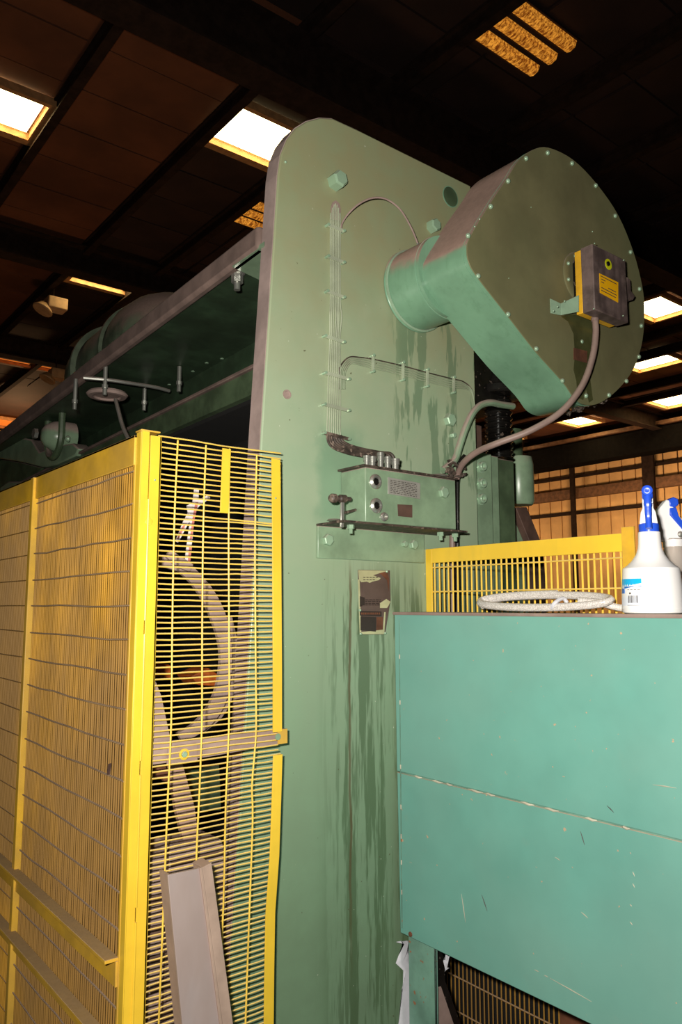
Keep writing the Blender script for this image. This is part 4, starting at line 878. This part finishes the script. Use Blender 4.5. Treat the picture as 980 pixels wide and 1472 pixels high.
rag([(636, 1371), (638, 1380), (640, 1397), (644, 1388), (646, 1378), (647, 1372)], EX+0.05, 'small white plastic scrap hanging right of the cabinet leg')

# ================================================================== hose coil
hc = thing('clear_hose', 'coil of clear braided hose lying on the teal cabinet', 'hose', (1.62, 1.2, TZ))
def hpt(t, y0, y1, x0, x1, z): return Vector(((x0+x1)/2+(x1-x0)/2*math.sin(t), (y0+y1)/2+(y1-y0)/2*math.cos(t), z))
path = []
yl, yr = W(688, 872, 'X', 1.61).y, W(872, 872, 'X', 1.61).y
for k in range(70):
    t = k/69*2*PI*2.35-0.5; z_ = TZ+0.009+0.008*(k/69)+0.0165*(1+math.sin(t))
    path.append(hpt(t, yr-0.01*(k/69), yl+0.012*math.sin(t*.5), 1.578, 1.655, z_))
MB().tube(path, 0.0082, 12).build('hose', 'hose', hc)
# tail to the bottle
tl_ = [path[-1]]
MB().tube(spline([(1.60, 1.10, TZ+0.03), (1.615, 1.06, TZ+0.026), (1.64, 1.02, TZ+0.014), (1.668, 0.985, TZ+0.0095)]), 0.0082, 12).build('hose_end', 'hose', hc)
MB().tube(spline([(1.577, 1.16, TZ+0.012), (1.574, 1.15, TZ+0.024), (1.60, 1.145, TZ+0.036), (1.61, 1.14, TZ+0.026)]), 0.005, 8).build('tie', 'rag', hc)

# ================================================================== spray bottles
bp = W(938, 873, 'X', 1.622); B0 = Vector((bp.x, bp.y, TZ))
vx = (Vector((0, 0, 0))-Vector((B0.x, B0.y, 0))).normalized()     # towards the viewer side
sx = Vector((vx.y, -vx.x, 0))
if sx.dot(RIGHT) < 0: sx = -sx
bt = thing('spray_bottle', 'white spray bottle with blue trigger head standing on the cabinet', 'bottle', B0)
def bpt(a, b_, c_): return B0+sx*a+vx*b_+Vector((0, 0, c_))       # right, front, up
MB().lathe(B0, (0, 0, 1), [(0.055, 0), (0.0635, 0.003), (0.0655, 0.012), (0.0645, 0.016), (0.0635, 0.06), (0.0605, 0.098), (0.0595, 0.101), (0.050, 0.108), (0.040, 0.118), (0.031, 0.131), (0.026, 0.145), (0.0245, 0.158), (0.0235, 0.182), (0.020, 0.184)], 48).build('body', 'whitepl', bt, ang=25)
MB().lathe(B0+Vector((0, 0, 0.183)), (0, 0, 1), [(0.0215, 0), (0.0215, 0.017), (0.019, 0.019)], 40).build('collar', 'blue', bt)
hd = [(-0.0195, .200), (-.0175, .214), (-.016, .226), (-.0115, .236), (-.0115, .262), (.0115, .262), (.0115, .236), (.016, .226), (.0175, .214), (.0195, .200)]
MB().prism([bpt(a, -0.024, c_) for a, c_ in hd], vx*0.036).build('shroud', 'whitepl', bt, 0.003)
MB().prism([bpt(a, -0.02, c_) for a, c_ in ((-.011, .255), (-.0115, .275), (0.0115, .275), (.011, .255))], vx*0.05).build('head', 'blue', bt, 0.004)
MB().lathe(bpt(0, 0.022, 0.272), vx, [(0.009, 0), (0.0115, 0.004), (0.0115, 0.02), (0.009, 0.022), (0.004, 0.0225), (0.001, 0.021)], 24).build('nozzle', 'blue', bt)
MB().tube(spline([bpt(0, 0.03, .262), bpt(0, 0.034, .24), bpt(0, 0.030, .215), bpt(0, 0.034, .188)]), [0.0085]*7+[0.0075]*5+[0.007]*7, 10).build('trigger', 'blue', bt)
MB().tube([bpt(-.0105, .03, .246), bpt(.0105, .03, .246)], 0.0018, 6).build('pivot_pin', 'whitepl', bt)
# printed label wrapped round the body
def wrap(a0, a1, z0, z1, mt, name, par, r=0.0004, slope=None, n=8):
    def R(z): return (0.0655 if z < 0.014 else 0.0645+(z-.016)/(0.098-.016)*(0.0605-0.0645))+r
    v = []
    for i in range(n+1):
        a = math.radians(a0+(a1-a0)*i/n)
        d = sx*math.sin(a)+vx*math.cos(a)
        zz = z0 if slope is None else z0+slope*(i/n)
        v += [B0+d*R(zz)+Vector((0, 0, zz)), B0+d*R(z1)+Vector((0, 0, z1)), B0+d*(R(z1)-.0006)+Vector((0, 0, z1)), B0+d*(R(zz)-.0006)+Vector((0, 0, zz))]
    f = [(0, 1, 2, 3), tuple(4*n+k for k in (3, 2, 1, 0))]
    for i in range(n):
        for q in range(4): f.append((4*i+q, 4*i+(q+1) % 4, 4*i+4+(q+1) % 4, 4*i+4+q))
    return MB().add(v, f).build(name, mt, par, ang=60)
lab_ = wrap(-80, -19, 0.018, 0.077, 'white_label', 'label', bt, 0.0006)
wrap(-80, -19, 0.055, 0.077, 'cyan', 'cyan_band', lab_, 0.0011, 0.012)
wrap(-62, -19, 0.0555, 0.060, 'bluepr', 'blue_band', lab_, 0.0015, 0.006)
wrap(-80, -62, 0.045, 0.056, 'bluepr', 'blue_corner', lab_, 0.0013)
random.seed(2)
a = -50
while a < -27:
    w_ = random.choice((0.8, 1.2, 2.0)); wrap(a, a+w_, 0.024, 0.040, 'ink', 'barcode_bar', lab_, 0.0011, n=1); a += w_+random.choice((1.0, 1.6, 2.2))
wrap(-52, -22, 0.0525, 0.0535, 'ink', 'print_line', lab_, 0.0011, n=3); wrap(-52, -24, 0.0185, 0.0192, 'ink', 'print_line', lab_, 0.0011, n=3); wrap(-47, -43, 0.043, 0.047, 'ink', 'print_mark', lab_, 0.0011, n=1)

p2 = W(973, 880, 'X', 1.90); B1 = Vector((p2.x, p2.y, TZ))
b2_ = thing('spray_bottle', 'clear spray bottle with white and blue trigger head, cut by the right edge', 'bottle', B1)
def cpt(px, py, d=0.0):
    # a point on the vertical plane through this bottle that faces the doorway side
    dirr = (F_*FPX+RIGHT*(px-490)+U_*(736-py)); n0 = FWD
    c = Vector((0, 0, CAMZ)); t = ((B1-c).dot(n0)+d)/dirr.dot(n0); return c+dirr*t
MB().lathe(B1, (0, 0, 1), [(0.055, 0), (0.0635, 0.003), (0.0655, 0.012), (0.0635, 0.06), (0.0605, 0.098), (0.0595, 0.101), (0.050, 0.108), (0.040, 0.118), (0.031, 0.131), (0.027, 0.145), (0.025, 0.158), (0.024, 0.182), (0.020, 0.19)], 40).build('body', 'clearpl', b2_, ang=25)
MB().lathe(B1+Vector((0, 0, 0.168)), (0, 0, 1), [(0.026, 0), (0.026, 0.018), (0.02, 0.02)], 32).build('collar', 'whitepl', b2_)
sh = [(958, 718), (946, 733), (938, 752), (945, 768), (950, 778), (972, 778), (985, 770), (992, 758), (975, 740), (968, 728), (966, 720)]
MB().prism([cpt(a, b_, -0.012) for a, b_ in sh], FWD*0.026).build('shroud', 'whitepl', b2_, 0.003)
MB().prism([cpt(a, b_, -0.013) for a, b_ in ((961, 718), (968, 714), (975, 717), (976, 725), (970, 730), (962, 728))], FWD*0.028).build('nozzle', 'blue', b2_, 0.003)
MB().prism([cpt(a, b_, -0.016) for a, b_ in ((963, 730), (972, 729), (976, 742), (990, 760), (984, 764), (970, 748), (963, 740))], FWD*0.02).build('trigger', 'blue', b2_, 0.002)
MB().lathe(cpt(978, 768, -0.02), -FWD, [(0.008, 0), (0.007, 0.004), (0.001, 0.006)], 12).build('pivot', 'steel', b2_)
